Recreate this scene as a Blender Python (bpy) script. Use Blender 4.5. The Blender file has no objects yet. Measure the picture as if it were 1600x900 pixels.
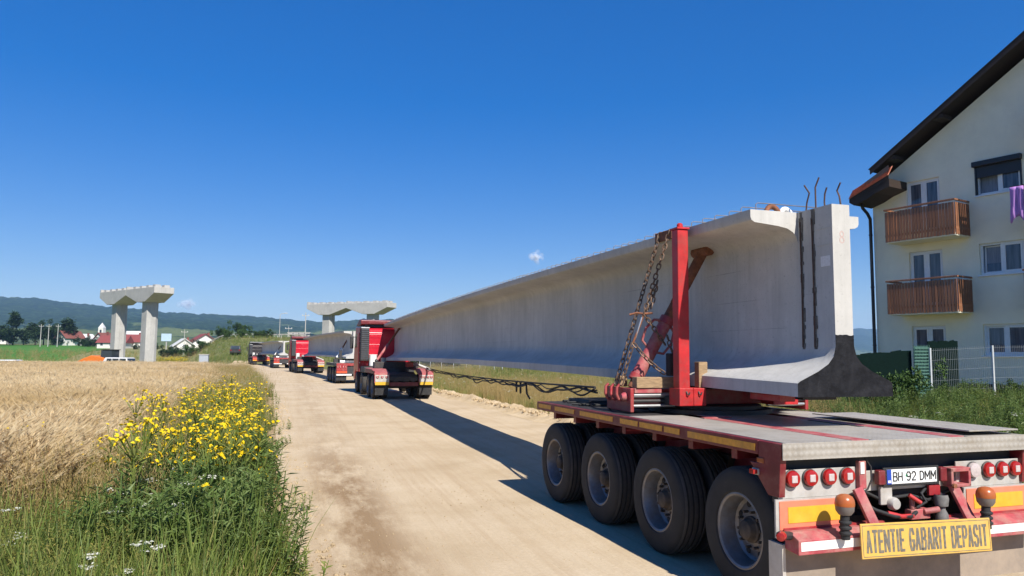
import bpy, math, random
import numpy as np
from mathutils import Matrix, Vector, noise as mnoise
random.seed(7); RNG = np.random.default_rng(11)
R = math.radians
scene = bpy.context.scene
COL = scene.collection

# ---------------------------------------------------------------- camera
YAW, PITCH, ROLL, CAMH = 0.2869, 0.0892, 0.0082, 1.973
cam_d = bpy.data.cameras.new('camera'); cam = bpy.data.objects.new('camera', cam_d); COL.objects.link(cam)
cam.matrix_world = Matrix.Translation((0, 0, CAMH)) @ Matrix.Rotation(-YAW, 4, 'Z') @ Matrix.Rotation(math.pi/2 + PITCH, 4, 'X') @ Matrix.Rotation(ROLL, 4, 'Z')
cam_d.sensor_width = 36; cam_d.lens = 36*1158.17/1600; cam_d.clip_start = 0.1; cam_d.clip_end = 30000
scene.camera = cam

# ---------------------------------------------------------------- sky, sun, exposure
SUN_TO = Vector((0.178, -0.97, 1.0)).normalized()
SUN_EL = math.asin(SUN_TO.z); SUN_AZ = math.atan2(SUN_TO.x, SUN_TO.y)      # from +y towards +x
world = bpy.data.worlds.new('World'); scene.world = world; world.use_nodes = True
wt = world.node_tree; bg = wt.nodes['Background']
sky = wt.nodes.new('ShaderNodeTexSky'); sky.sky_type = 'NISHITA'; sky.sun_disc = False
sky.sun_elevation = SUN_EL; sky.sun_rotation = SUN_AZ
sky.altitude = 600; sky.air_density = 1.0; sky.dust_density = 0.0; sky.ozone_density = 4.5
hsv = wt.nodes.new('ShaderNodeHueSaturation'); hsv.inputs['Hue'].default_value = .52; hsv.inputs['Saturation'].default_value = 1.88; hsv.inputs['Value'].default_value = 1.0
gam = wt.nodes.new('ShaderNodeGamma'); gam.inputs['Gamma'].default_value = .62
wt.links.new(sky.outputs[0], gam.inputs['Color']); wt.links.new(gam.outputs[0], hsv.inputs['Color']); wt.links.new(hsv.outputs[0], bg.inputs['Color'])
bg.inputs['Strength'].default_value = 0.142
sun_d = bpy.data.lights.new('sun', 'SUN'); sun_d.energy = 4.8; sun_d.angle = R(0.53); sun_d.color = (1.0, 0.95, 0.86)
sun = bpy.data.objects.new('sun', sun_d); COL.objects.link(sun)
sun.rotation_euler = SUN_TO.to_track_quat('Z', 'Y').to_euler()
vs = scene.view_settings; vs.view_transform = 'Standard'; vs.look = 'None'; vs.exposure = 0.75; vs.gamma = 1; vs.use_curve_mapping = False
scene.cycles.max_bounces = 6; scene.cycles.transparent_max_bounces = 24; scene.cycles.volume_bounces = 0

# ---------------------------------------------------------------- helpers
class MB:
    def __init__(s): s.v = []; s.f = []; s.m = []; s.mi = 0
    def add(s, vs, fs):
        o = len(s.v); s.v.extend([tuple(p) for p in vs]); s.f.extend([tuple(i+o for i in f) for f in fs]); s.m.extend([s.mi]*len(fs)); return s
    def box(s, x0, x1, y0, y1, z0, z1, M=None):
        vs = [Vector(p) for p in ((x0,y0,z0),(x1,y0,z0),(x1,y1,z0),(x0,y1,z0),(x0,y0,z1),(x1,y0,z1),(x1,y1,z1),(x0,y1,z1))]
        if M: vs = [M @ p for p in vs]
        return s.add(vs, [(0,3,2,1),(4,5,6,7),(0,1,5,4),(1,2,6,5),(2,3,7,6),(3,0,4,7)])
    def bar(s, p0, p1, w, h, up=(0,0,1)):
        p0, p1 = Vector(p0), Vector(p1); d = (p1-p0); L = d.length; d.normalize(); u = Vector(up)
        r = d.cross(u)
        if r.length < 1e-4: r = d.cross(Vector((1,0,0)))
        r.normalize(); u = r.cross(d)
        vs = [p + r*a*w/2 + u*b*h/2 for p in (p0,p1) for a,b in ((-1,-1),(1,-1),(1,1),(-1,1))]
        return s.add(vs, [(0,1,2,3),(7,6,5,4),(0,4,5,1),(1,5,6,2),(2,6,7,3),(3,7,4,0)])
    def prism(s, poly, axis, a, b):
        n = len(poly)
        def P(p, t):
            return {'x':(t,p[0],p[1]), 'y':(p[0],t,p[1]), 'z':(p[0],p[1],t)}[axis]
        vs = [P(p,a) for p in poly] + [P(p,b) for p in poly]
        fs = [tuple(range(n-1,-1,-1)), tuple(range(n,2*n))] + [(i,(i+1)%n,n+(i+1)%n,n+i) for i in range(n)]
        return s.add(vs, fs)
    def tube(s, path, r, n=8, caps=True, r1=None):
        path = [Vector(p) for p in path]; k = len(path); vs = []
        prev = None
        for i, p in enumerate(path):
            d = (path[min(i+1,k-1)] - path[max(i-1,0)]).normalized()
            if prev is None:
                a = Vector((0,0,1)) if abs(d.z) < .9 else Vector((1,0,0)); a = (a - d*a.dot(d)).normalized()
            else:
                a = (prev - d*prev.dot(d)).normalized()
            prev = a; b = d.cross(a)
            rr = r if r1 is None else r + (r1-r)*i/(k-1)
            for j in range(n):
                t = 2*math.pi*j/n; vs.append(p + (a*math.cos(t) + b*math.sin(t))*rr)
        fs = [(i*n+j, i*n+(j+1)%n, (i+1)*n+(j+1)%n, (i+1)*n+j) for i in range(k-1) for j in range(n)]
        if caps: fs += [tuple(range(n-1,-1,-1)), tuple((k-1)*n+j for j in range(n))]
        return s.add(vs, fs)
    def cyl(s, p0, p1, r, n=16): return s.tube([p0,p1], r, n)
    def lathe(s, prof, o, d, n=32):
        o = Vector(o); d = Vector(d).normalized(); a = d.orthogonal().normalized(); b = d.cross(a); vs = []
        for r, h in prof:
            for j in range(n):
                t = 2*math.pi*j/n; vs.append(o + d*h + (a*math.cos(t)+b*math.sin(t))*r)
        fs = [(i*n+j, i*n+(j+1)%n, (i+1)*n+(j+1)%n, (i+1)*n+j) for i in range(len(prof)-1) for j in range(n)]
        return s.add(vs, fs)
    def ball(s, c, r, nu=12, nv=8):
        c = Vector(c); r = (r,r,r) if not hasattr(r,'__len__') else r
        vs = [(c.x + r[0]*math.sin(math.pi*i/nv)*math.cos(2*math.pi*j/nu), c.y + r[1]*math.sin(math.pi*i/nv)*math.sin(2*math.pi*j/nu), c.z + r[2]*math.cos(math.pi*i/nv)) for i in range(nv+1) for j in range(nu)]
        fs = [(i*nu+j, (i+1)*nu+j, (i+1)*nu+(j+1)%nu, i*nu+(j+1)%nu) for i in range(nv) for j in range(nu)]
        return s.add(vs, fs)
    def mesh(s, name, mats, smooth=None):
        me = bpy.data.meshes.new(name); me.from_pydata(s.v, [], s.f)
        for m in (mats if isinstance(mats, (list,tuple)) else [mats]): me.materials.append(m)
        if any(s.m): me.polygons.foreach_set('material_index', s.m)
        me.validate()
        if smooth is not None:
            me.polygons.foreach_set('use_smooth', [True]*len(me.polygons)); me.set_sharp_from_angle(angle=R(smooth))
        me.update(); return me
    def build(s, name, mats, parent=None, smooth=None, bevel=0, loc=None, rz=None):
        return inst(s.mesh(name, mats, smooth), name, parent, loc, rz, bevel)

def inst(me, name, parent=None, loc=None, rz=None, bevel=0):
    o = bpy.data.objects.new(name, me); COL.objects.link(o)
    if parent: o.parent = parent
    if loc is not None: o.location = loc
    if rz is not None: o.rotation_euler[2] = rz
    if bevel:
        b = o.modifiers.new('bevel', 'BEVEL'); b.width = bevel; b.segments = 2; b.limit_method = 'ANGLE'; b.angle_limit = R(40)
    return o
def tag(o, label=None, cat=None, group=None, kind=None):
    if label: o['label'] = label
    if cat: o['category'] = cat
    if group: o['group'] = group
    if kind: o['kind'] = kind
    return o
def empty(name, loc=(0,0,0), rz=0, parent=None):
    o = bpy.data.objects.new(name, None); o.empty_display_size = .2; COL.objects.link(o); o.location = loc; o.rotation_euler[2] = rz
    if parent: o.parent = parent
    return o
def copy_tree(o, parent=None):
    c = o.copy(); COL.objects.link(c); c.parent = parent
    for ch in list(o.children): copy_tree(ch, c)
    return c
def box(name, mat, parent, *b, bevel=0): return MB().box(*b).build(name, mat, parent, bevel=bevel)

def sstep(a, b, x):
    t = np.clip((np.asarray(x, float)-a)/(b-a), 0, 1); return t*t*(3-2*t)

# ---------------------------------------------------------------- materials
def nodes_of(name):
    m = bpy.data.materials.new(name); m.use_nodes = True; t = m.node_tree
    return m, t, t.nodes['Principled BSDF']
def N(t, typ, **kw):
    n = t.nodes.new(typ)
    for k, v in kw.items():
        if k in n.inputs: n.inputs[k].default_value = v
        else: setattr(n, k, v)
    return n
def noise(t, vec, scale, detail=4, rough=.55):
    n = N(t, 'ShaderNodeTexNoise'); n.inputs['Scale'].default_value = scale; n.inputs['Detail'].default_value = detail; n.inputs['Roughness'].default_value = rough
    t.links.new(vec, n.inputs['Vector']); return n.outputs['Fac']
def ramp(t, fac, stops):
    r = N(t, 'ShaderNodeValToRGB'); t.links.new(fac, r.inputs['Fac']); e = r.color_ramp.elements
    while len(e) < len(stops): e.new(0.5)
    for k, (p, c) in enumerate(stops):
        e[k].position = p; e[k].color = (c[0], c[1], c[2], 1) if hasattr(c, '__len__') else (c, c, c, 1)
    return r.outputs['Color']
def mix(t, fac, a, b, typ='MIX'):
    n = N(t, 'ShaderNodeMix', data_type='RGBA', blend_type=typ)
    for s, v in ((n.inputs[0], fac), (n.inputs[6], a), (n.inputs[7], b)):
        if hasattr(v, 'links') or isinstance(v, bpy.types.NodeSocket): t.links.new(v, s)
        elif hasattr(v, '__len__'): s.default_value = (v[0], v[1], v[2], 1)
        else: s.default_value = v
    return n.outputs[2]
def objvec(t, scale=None):
    tc = N(t, 'ShaderNodeTexCoord')
    if scale is None: return tc.outputs['Object']
    mp = N(t, 'ShaderNodeMapping'); mp.inputs['Scale'].default_value = scale; t.links.new(tc.outputs['Object'], mp.inputs['Vector']); return mp.outputs['Vector']
def bumpn(t, b, h, strength, dist=.02):
    n = N(t, 'ShaderNodeBump'); n.inputs['Strength'].default_value = strength; n.inputs['Distance'].default_value = dist
    t.links.new(h, n.inputs['Height']); t.links.new(n.outputs[0], b.inputs['Normal']); return n
def pm(name, col, rough=.6, metal=0.0, var=.15, scale=6, dirt=None, damt=.5, dscale=3, bump=0, bscale=60, stretch=None, coat=0, spec=None):
    m, t, b = nodes_of(name); v = objvec(t, stretch)
    a = tuple(c*(1-var) for c in col); d = tuple(min(1, c*(1+var)) for c in col)
    c = ramp(t, noise(t, v, scale, 6, .6), [(.3, a), (.7, d)])
    if dirt:
        f = ramp(t, noise(t, v, dscale, 8, .7), [(max(0, .62-damt*.35), 0), (min(1, .78-damt*.1), min(1, damt*1.2))])
        c = mix(t, f, c, dirt)
    t.links.new(c, b.inputs['Base Color']); b.inputs['Roughness'].default_value = rough; b.inputs['Metallic'].default_value = metal
    if spec is not None: b.inputs['Specular IOR Level'].default_value = spec
    if coat: b.inputs['Coat Weight'].default_value = coat
    if bump: bumpn(t, b, noise(t, v, bscale, 5), bump)
    return m
DUST = (.36, .27, .18)
M = {}
M['red'] = pm('red_paint', (.30, .016, .022), .5, var=.25, scale=4, dirt=(.27,.13,.10), damt=.6, dscale=5, bump=.08, bscale=40)
M['post_red'] = pm('bright_red_paint', (.43, .014, .016), .5, var=.25, scale=7, dirt=(.20,.06,.05), damt=.5, dscale=9, bump=.1, bscale=50)
M['rail_red'] = pm('maroon_paint', (.16, .012, .017), .45, var=.28, scale=3, dirt=(.22,.12,.09), damt=.45, dscale=6, bump=.06)
M['pink_red'] = pm('sun_bleached_red', (.34, .05, .062), .65, var=.28, scale=8, dirt=(.36,.24,.19), damt=.65, dscale=7, bump=.1)
M['galv'] = pm('galvanised_plate', (.46, .44, .41), .5, .25, var=.15, scale=9, dirt=(.36,.30,.23), damt=.5, dscale=4, bump=.08)
M['dark'] = pm('dark_steel', (.028, .027, .028), .6, var=.3, scale=9, dirt=(.10,.075,.055), damt=.4)
M['black'] = pm('black_rubber', (.016, .016, .017), .75, var=.3, scale=12, dirt=(.07,.055,.04), damt=.3)
M['steel'] = pm('bright_steel', (.5, .5, .5), .35, .8, var=.2, scale=12, dirt=(.2,.15,.1), damt=.3)
M['rust'] = pm('rusty_steel', (.20, .075, .035), .85, var=.4, scale=18, dirt=(.09,.04,.025), damt=.5, dscale=12, bump=.3)
M['chain'] = pm('worn_chain_steel', (.15, .105, .075), .6, .4, var=.4, scale=25, dirt=(.16,.07,.035), damt=.6, dscale=14)
M['wood'] = pm('raw_timber', (.30, .20, .11), .85, var=.35, scale=5, stretch=(2,14,14), dirt=(.11,.075,.05), damt=.4, bump=.3, bscale=20)
M['white'] = pm('white_paint', (.74, .73, .70), .45, var=.06, scale=5, dirt=(.45,.40,.33), damt=.35)
M['glass'] = pm('dark_glass', (.03, .04, .05), .08, var=.1, spec=.6)
M['amber'] = pm('amber_lens', (.36, .085, .016), .3, var=.15, scale=10, dirt=(.28,.15,.08), damt=.5)
M['lens_red'] = pm('red_lens', (.30, .012, .012), .2, var=.12, scale=20, dirt=(.35,.12,.1), damt=.25)
M['lens_white'] = pm('clear_lens', (.46, .40, .39), .15, var=.12, scale=60)
M['tape_amber'] = pm('amber_reflective_tape', (.66, .30, .035), .4, var=.18, scale=20, dirt=(.30,.16,.07), damt=.45)
M['yellow'] = pm('yellow_reflector', (.60, .36, .03), .35, var=.10, scale=14, dirt=(.55,.36,.12), damt=.4)
M['orange'] = pm('fluorescent_orange_border', (.72, .19, .11), .4, var=.08, scale=14, dirt=(.6,.28,.18), damt=.35)
M['sign_yellow'] = pm('yellow_sign_sheet', (.58, .355, .075), .45, var=.10, scale=9, dirt=(.5,.36,.16), damt=.4)
M['letter_grey'] = pm('faded_grey_letters', (.13, .12, .10), .6, var=.4, scale=30, dirt=(.42,.30,.12), damt=.35, dscale=16)
M['ink'] = pm('black_print', (.015,.015,.017), .5, var=.1)
M['blue_band'] = pm('blue_band', (.02,.06,.35), .4, var=.1)
M['tape_white'] = pm('white_reflective_tape', (.72,.70,.68), .35, var=.08, scale=15, dirt=(.5,.42,.36), damt=.3)
M['flap'] = pm('dusty_rubber_flap', (.26,.21,.165), .9, var=.18, scale=3, dirt=(.36,.28,.2), damt=.5, bump=.15, bscale=12)
M['hose_red'] = pm('red_hose', (.45,.03,.03), .5, var=.2)

def checker_plate():
    m, t, b = nodes_of('checker_plate'); v = objvec(t)
    c = ramp(t, noise(t, v, 2.2, 7, .7), [(.3, (.25,.225,.19)), (.55, (.37,.34,.295)), (.75, (.30,.255,.205))])
    t.links.new(c, b.inputs['Base Color']); b.inputs['Roughness'].default_value = .55; b.inputs['Metallic'].default_value = .15
    # raised lens pattern: product of two diagonal waves, in x/y on the deck and x/z on the lip
    sp = N(t, 'ShaderNodeSeparateXYZ'); t.links.new(v, sp.inputs[0])
    def mth(op, a, bb=None):
        n = N(t, 'ShaderNodeMath', operation=op)
        for i, q in enumerate((a, bb)):
            if q is None: continue
            if isinstance(q, bpy.types.NodeSocket): t.links.new(q, n.inputs[i])
            else: n.inputs[i].default_value = q
        return n.outputs[0]
    yz = mth('ADD', sp.outputs[1], sp.outputs[2])
    k = 2*math.pi/.105
    w = mth('MULTIPLY', mth('SINE', mth('MULTIPLY', mth('ADD', sp.outputs[0], yz), k)), mth('SINE', mth('MULTIPLY', mth('SUBTRACT', sp.outputs[0], yz), k)))
    c = mix(t, ramp(t, w, [(.1, 0), (.5, .35)]), c, (.46,.435,.395)); c = mix(t, ramp(t, noise(t, v, 7, 6, .75), [(.5, 0), (.75, .55)]), c, (.26,.21,.155))
    t.links.new(c, b.inputs['Base Color']); bumpn(t, b, w, .3, .008)
    return m
M['checker'] = checker_plate()

def tyre_mat():
    m, t, b = nodes_of('dusty_tyre'); v = objvec(t)
    c = ramp(t, noise(t, v, 5, 8, .7), [(.35, (.011,.0105,.0105)), (.62, (.022,.020,.019)), (.82, (.075,.060,.045))])
    sp = N(t, 'ShaderNodeSeparateXYZ'); t.links.new(v, sp.inputs[0]); cb3 = N(t, 'ShaderNodeCombineXYZ'); t.links.new(sp.outputs[1], cb3.inputs[1]); t.links.new(sp.outputs[2], cb3.inputs[2])
    ln = N(t, 'ShaderNodeVectorMath', operation='LENGTH'); t.links.new(cb3.outputs[0], ln.inputs[0])
    gt = N(t, 'ShaderNodeMath', operation='GREATER_THAN'); t.links.new(ln.outputs['Value'], gt.inputs[0]); gt.inputs[1].default_value = .514
    c = mix(t, gt.outputs[0], c, ramp(t, noise(t, v, 6, 6, .7), [(.35, (.038,.034,.031)), (.7, (.075,.063,.052))]))   # dust worn onto the tread ribs
    t.links.new(c, b.inputs['Base Color']); b.inputs['Roughness'].default_value = .78
    bumpn(t, b, noise(t, v, 90, 4), .15, .004); return m
M['tyre'] = tyre_mat()
M['rim'] = pm('dusty_steel_rim', (.20,.205,.22), .45, .45, var=.3, scale=6, dirt=(.17,.115,.07), damt=.65, dscale=5)
M['hub'] = pm('dirty_hub', (.045,.038,.032), .8, .1, var=.4, scale=14, dirt=(.2,.14,.09), damt=.5)

def concrete(name, base, seams=False, warm=None):
    m, t, b = nodes_of(name); v = objvec(t)
    big = noise(t, v, .55, 6, .65)
    c = ramp(t, big, [(.32, tuple(x*.80 for x in base)), (.55, base), (.75, tuple(min(1, x*1.10) for x in base))])
    # rain streaks running down the face
    sv = N(t, 'ShaderNodeMapping'); sv.inputs['Scale'].default_value = (6, 6, .35); t.links.new(v, sv.inputs['Vector'])
    st = ramp(t, noise(t, sv.outputs[0], 1.3, 6, .7), [(.46, 0), (.74, .6)])
    c = mix(t, st, c, tuple(x*.62 for x in base))
    pits = ramp(t, noise(t, v, 38, 3, .5), [(.63, 0), (.70, .6)])
    c = mix(t, mix(t, 1.0, ramp(t, noise(t, v, 3.2, 7, .75), [(.42, 0), (.7, .45)]), (1,1,1), 'MULTIPLY'), c, tuple(x*.72 for x in base))
    c = mix(t, pits, c, tuple(x*.6 for x in base))
    if seams:
        sp = N(t, 'ShaderNodeSeparateXYZ'); t.links.new(v, sp.inputs[0])
        wob = noise(t, v, .9, 5, .7)
        for z0, th in ((1.33, .005), (.98, .003), (.66, .003)):
            a = N(t, 'ShaderNodeMath', operation='SUBTRACT'); t.links.new(sp.outputs[2], a.inputs[0]); a.inputs[1].default_value = z0
            a2 = N(t, 'ShaderNodeMath', operation='ABSOLUTE'); t.links.new(a.outputs[0], a2.inputs[0])
            a3 = N(t, 'ShaderNodeMath', operation='LESS_THAN'); t.links.new(a2.outputs[0], a3.inputs[0]); a3.inputs[1].default_value = th
            a4 = N(t, 'ShaderNodeMath', operation='MULTIPLY'); t.links.new(a3.outputs[0], a4.inputs[0])
            t.links.new(ramp(t, wob, [(.50, 0), (.64, .6)]), a4.inputs[1])
            c = mix(t, a4.outputs[0], c, tuple(x*.45 for x in base))
        # vertical shutter joints every 6 m
        md = N(t, 'ShaderNodeMath', operation='PINGPONG'); t.links.new(sp.outputs[1], md.inputs[0]); md.inputs[1].default_value = 3.0
        lt = N(t, 'ShaderNodeMath', operation='LESS_THAN'); t.links.new(md.outputs[0], lt.inputs[0]); lt.inputs[1].default_value = .006
        lm = N(t, 'ShaderNodeMath', operation='MULTIPLY'); t.links.new(lt.outputs[0], lm.inputs[0]); lm.inputs[1].default_value = .12
        c = mix(t, lm.outputs[0], c, tuple(x*.6 for x in base))
    t.links.new(c, b.inputs['Base Color']); b.inputs['Roughness'].default_value = .85
    bumpn(t, b, noise(t, v, 22, 6, .7), .12, .015); return m
M['girder'] = concrete('girder_concrete', (.50,.485,.455), True)
M['pier'] = concrete('pier_concrete', (.44,.425,.395))
M['bitumen'] = pm('black_bitumen_paint', (.011,.011,.013), .6, var=.5, scale=7, dirt=(.032,.032,.036), damt=.5, dscale=9, bump=.3, bscale=24, spec=.12)
# ---------------------------------------------------------------- terrain
SY, CY = math.sin(YAW), math.cos(YAW)
def fbm(x, y, s, o=4, seed=0.0):
    return mnoise.fractal(Vector((x/s+seed, y/s-seed, seed*1.7)), 1.0, 2.0, o)
LZ = ([-50,78,88,132,175,320,520,9000], [0,0,-.8,-.8,.8,4.6,5.5,5.5])
MZ = ([-50,126,140,166,320,9000], [0,0,1.4,5.2,5.2,5.5])
RZ = ([-50,110,300,9000], [0,0,3,5])
def gz(x, y):
    """ground height of the place: flat by the road, dip round the piers, bank behind"""
    x = np.asarray(x, float); y = np.asarray(y, float)
    d = x*SY + y*CY; lat = x*CY - y*SY; u = lat/np.maximum(d, 5.)
    wl = sstep(-.38, -.44, u); wr = sstep(-.12, .02, u)
    h = wl*np.interp(d, *LZ) + (1-wl)*((1-wr)*np.interp(d, *MZ) + wr*np.interp(d, *RZ))
    h = h + .75*sstep(9, 21, x)*(1-sstep(60, 110, d))*sstep(-40,-5,y+30)
    return h
def axis(lo, hi, fine_lo, fine_hi, step, grow=1.22):
    a = list(np.arange(fine_lo, fine_hi+step/2, step)); s = step; p = fine_hi
    while p < hi: s *= grow; p += s; a.append(min(p, hi))
    s = step; p = fine_lo
    while p > lo: s *= grow; p -= s; a.insert(0, max(p, lo))
    return np.array(a)
def sheet(name, xs, ys, hz, mat, kind='structure', smooth=True):
    X, Y = np.meshgrid(xs, ys); Z = hz(X, Y); nx, ny = len(xs), len(ys)
    v = np.stack([X, Y, Z], -1).reshape(-1, 3)
    i = np.arange(nx*ny).reshape(ny, nx)
    f = np.stack([i[:-1,:-1], i[:-1,1:], i[1:,1:], i[1:,:-1]], -1).reshape(-1, 4)
    me = bpy.data.meshes.new(name); me.from_pydata(v.tolist(), [], f.tolist()); me.materials.append(mat)
    if smooth: me.polygons.foreach_set('use_smooth', [True]*len(me.polygons))
    o = bpy.data.objects.new(name, me); COL.objects.link(o); o['kind'] = kind; return o
def strip(name, ys, xl, xr, hz, mat, nx=24, lift=.004, rough=0.0, kind='structure'):
    ys = np.asarray(ys); t = np.linspace(0, 1, nx)
    L = np.interp(ys, *xl)[:,None]; Rr = np.interp(ys, *xr)[:,None]
    X = L + (Rr-L)*t; Y = np.repeat(ys[:,None], nx, 1); Z = hz(X, Y) + lift
    if rough: Z = Z + np.array([[rough*fbm(X[a,b], Y[a,b], 2.5, 4, 3.1) for b in range(nx)] for a in range(len(ys))])
    v = np.stack([X,Y,Z],-1).reshape(-1,3); i = np.arange(nx*len(ys)).reshape(len(ys), nx)
    f = np.stack([i[:-1,:-1], i[:-1,1:], i[1:,1:], i[1:,:-1]], -1).reshape(-1,4)
    me = bpy.data.meshes.new(name); me.from_pydata(v.tolist(), [], f.tolist()); me.materials.append(mat)
    me.polygons.foreach_set('use_smooth', [True]*len(me.polygons))
    o = bpy.data.objects.new(name, me); COL.objects.link(o); o['kind'] = kind; return o

def ground_mat():
    m, t, b = nodes_of('rough_meadow_ground'); v = objvec(t)
    c = ramp(t, noise(t, v, .035, 6, .65), [(.32, (.075,.105,.028)), (.5, (.13,.145,.045)), (.68, (.21,.18,.075))])
    c = mix(t, ramp(t, noise(t, v, .9, 6, .7), [(.35, 0), (.7, .7)]), c, (.17,.16,.07))
    c = mix(t, ramp(t, noise(t, v, 6, 4, .6), [(.5, 0), (.75, .5)]), c, (.055,.075,.02))
    t.links.new(c, b.inputs['Base Color']); b.inputs['Roughness'].default_value = .95; b.inputs['Specular IOR Level'].default_value = .1
    bumpn(t, b, noise(t, v, 2.5, 6, .7), .6, .2); return m
def soil_mat(name, a, d, e, scale=2.0):
    m, t, b = nodes_of(name); v = objvec(t)
    c = ramp(t, noise(t, v, scale, 8, .7), [(.3, a), (.52, d), (.72, e)])
    c = mix(t, ramp(t, noise(t, v, scale*14, 4, .6), [(.55, 0), (.7, .6)]), c, tuple(x*.6 for x in a))
    t.links.new(c, b.inputs['Base Color']); b.inputs['Roughness'].default_value = .95; b.inputs['Specular IOR Level'].default_value = .15
    bumpn(t, b, noise(t, v, scale*9, 8, .75), .6, .05); return m
def road_mat():
    m, t, b = nodes_of('compacted_dirt_road'); v = objvec(t)
    c = ramp(t, noise(t, v, .5, 7, .65), [(.3, (.42,.32,.20)), (.5, (.50,.395,.265)), (.7, (.56,.455,.32))])
    fine = noise(t, v, 24, 6, .75)
    c = mix(t, ramp(t, fine, [(.4, .0), (.72, .45)]), c, (.36,.265,.165))
    c = mix(t, ramp(t, noise(t, v, 55, 3, .6), [(.64, 0), (.72, .5)]), c, (.60,.50,.37))
    sp = N(t, 'ShaderNodeSeparateXYZ'); t.links.new(v, sp.inputs[0])
    def band(x0, x1, f):
        r = N(t, 'ShaderNodeMapRange', interpolation_type='SMOOTHSTEP'); t.links.new(sp.outputs[0], r.inputs[0]); r.inputs[1].default_value = x0-f; r.inputs[2].default_value = x0+f
        r2 = N(t, 'ShaderNodeMapRange', interpolation_type='SMOOTHSTEP'); t.links.new(sp.outputs[0], r2.inputs[0]); r2.inputs[1].default_value = x1+f; r2.inputs[2].default_value = x1-f
        mm = N(t, 'ShaderNodeMath', operation='MULTIPLY'); t.links.new(r.outputs[0], mm.inputs[0]); t.links.new(r2.outputs[0], mm.inputs[1]); return mm.outputs[0]
    # damp wheel track along the left edge, torn by dry patches
    mp = N(t, 'ShaderNodeMapping'); mp.inputs['Scale'].default_value = (1.3, .35, 1); t.links.new(v, mp.inputs['Vector'])
    patch = ramp(t, noise(t, mp.outputs[0], 1.1, 6, .72), [(.40, 0), (.56, .95)])
    mm = N(t, 'ShaderNodeMath', operation='MULTIPLY'); t.links.new(band(.35, 1.25, .35), mm.inputs[0]); t.links.new(patch, mm.inputs[1])
    ym = N(t, 'ShaderNodeMapRange', interpolation_type='SMOOTHSTEP'); t.links.new(sp.outputs[1], ym.inputs[0]); ym.inputs[1].default_value = 11.; ym.inputs[2].default_value = 19.; ym.inputs[3].default_value = 1.; ym.inputs[4].default_value = .3
    m3 = N(t, 'ShaderNodeMath', operation='MULTIPLY'); t.links.new(mm.outputs[0], m3.inputs[0]); t.links.new(ym.outputs[0], m3.inputs[1])
    c = mix(t, m3.outputs[0], c, (.25,.165,.09))
    mp2 = N(t, 'ShaderNodeMapping'); mp2.inputs['Scale'].default_value = (5, .12, 1); t.links.new(v, mp2.inputs['Vector'])
    rut = ramp(t, noise(t, mp2.outputs[0], 1.0, 7, .7), [(.48, 0), (.7, .45)])
    c = mix(t, rut, c, (.36,.25,.145))
    t.links.new(c, b.inputs['Base Color']); b.inputs['Roughness'].default_value = .95; b.inputs['Specular IOR Level'].default_value = .15
    n1 = bumpn(t, b, fine, .45, .02); n0 = N(t, 'ShaderNodeBump'); n0.inputs['Strength'].default_value = .5; n0.inputs['Distance'].default_value = .03; t.links.new(noise(t, mp2.outputs[0], 2.4, 6, .7), n0.inputs['Height']); n2 = N(t, 'ShaderNodeBump'); n2.inputs['Strength'].default_value = .4; n2.inputs['Distance'].default_value = .008
    t.links.new(noise(t, v, 70, 5, .7), n2.inputs['Height']); t.links.new(n0.outputs[0], n2.inputs['Normal']); t.links.new(n2.outputs[0], n1.inputs['Normal']); return m
M['ground'] = ground_mat(); M['road'] = road_mat()
M['soil'] = soil_mat('field_soil', (.15,.105,.06), (.22,.165,.09), (.28,.215,.12))
M['shoulder'] = soil_mat('loose_dirt_shoulder', (.26,.175,.10), (.38,.27,.16), (.47,.36,.23), 2.6)
M['spoil'] = soil_mat('pale_spoil', (.40,.29,.17), (.50,.385,.24), (.58,.46,.31), .8)
M['crop'] = soil_mat('young_green_crop', (.045,.125,.016), (.06,.165,.022), (.085,.20,.035), .25)
M['meadow'] = soil_mat('flowering_meadow', (.13,.155,.05), (.215,.215,.095), (.30,.275,.15), .3)

sheet('ground', axis(-6000,6000,-60,60,2.5), axis(-2500,6500,-20,340,3.), lambda x, y: gz(x, y)-.02, M['ground'])
RL = ([-30,0,7,14,27,41,61,82,95,125,170], [.3,.2,.1,-.2,-.5,-.9,-2.5,-3.9,-5.2,-9.5,-19])
RRt = ([-30,0,20,34,50,74,97,125,170], [7.1,7.1,7.1,6.7,6.1,4.3,1.8,-2.4,-11])
ROADY = np.concatenate([np.arange(-30,3,2.), np.arange(3,40,.5), np.arange(40,131,2.)])
strip('dirt_road', ROADY, RL, RRt, gz, M['road'], 40, .004, .018)
off = lambda c, d: (c[0], [a+d for a in c[1]])
strip('road_shoulder', ROADY, off(RL,-1.1), off(RL,.35), lambda x, y: gz(x,y)-.012, M['shoulder'], 14, .004, .03)
strip('road_verge', ROADY, off(RRt,-.25), off(RRt,1.5), lambda x, y: gz(x,y)-.012, M['shoulder'], 14, .004, .03)
# crumbled spoil ridge graded to the right edge of the road
def berm(x, y):
    c = np.interp(y, *RRt)+.55; e = np.exp(-((x-c)/.32)**2)
    k = np.array([[.10+.16*max(0, fbm(a, b, .9, 4, 5.0)+.35)+.05*fbm(a, b, .22, 3, 2.0) for a, b in zip(r, s)] for r, s in zip(x, y)])
    return e*k
strip('spoil_ridge', np.arange(2, 60, .12), off(RRt,-.15), off(RRt,1.3), lambda x, y: gz(x,y)+berm(x,y), M['spoil'], 18, 0.0)
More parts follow.
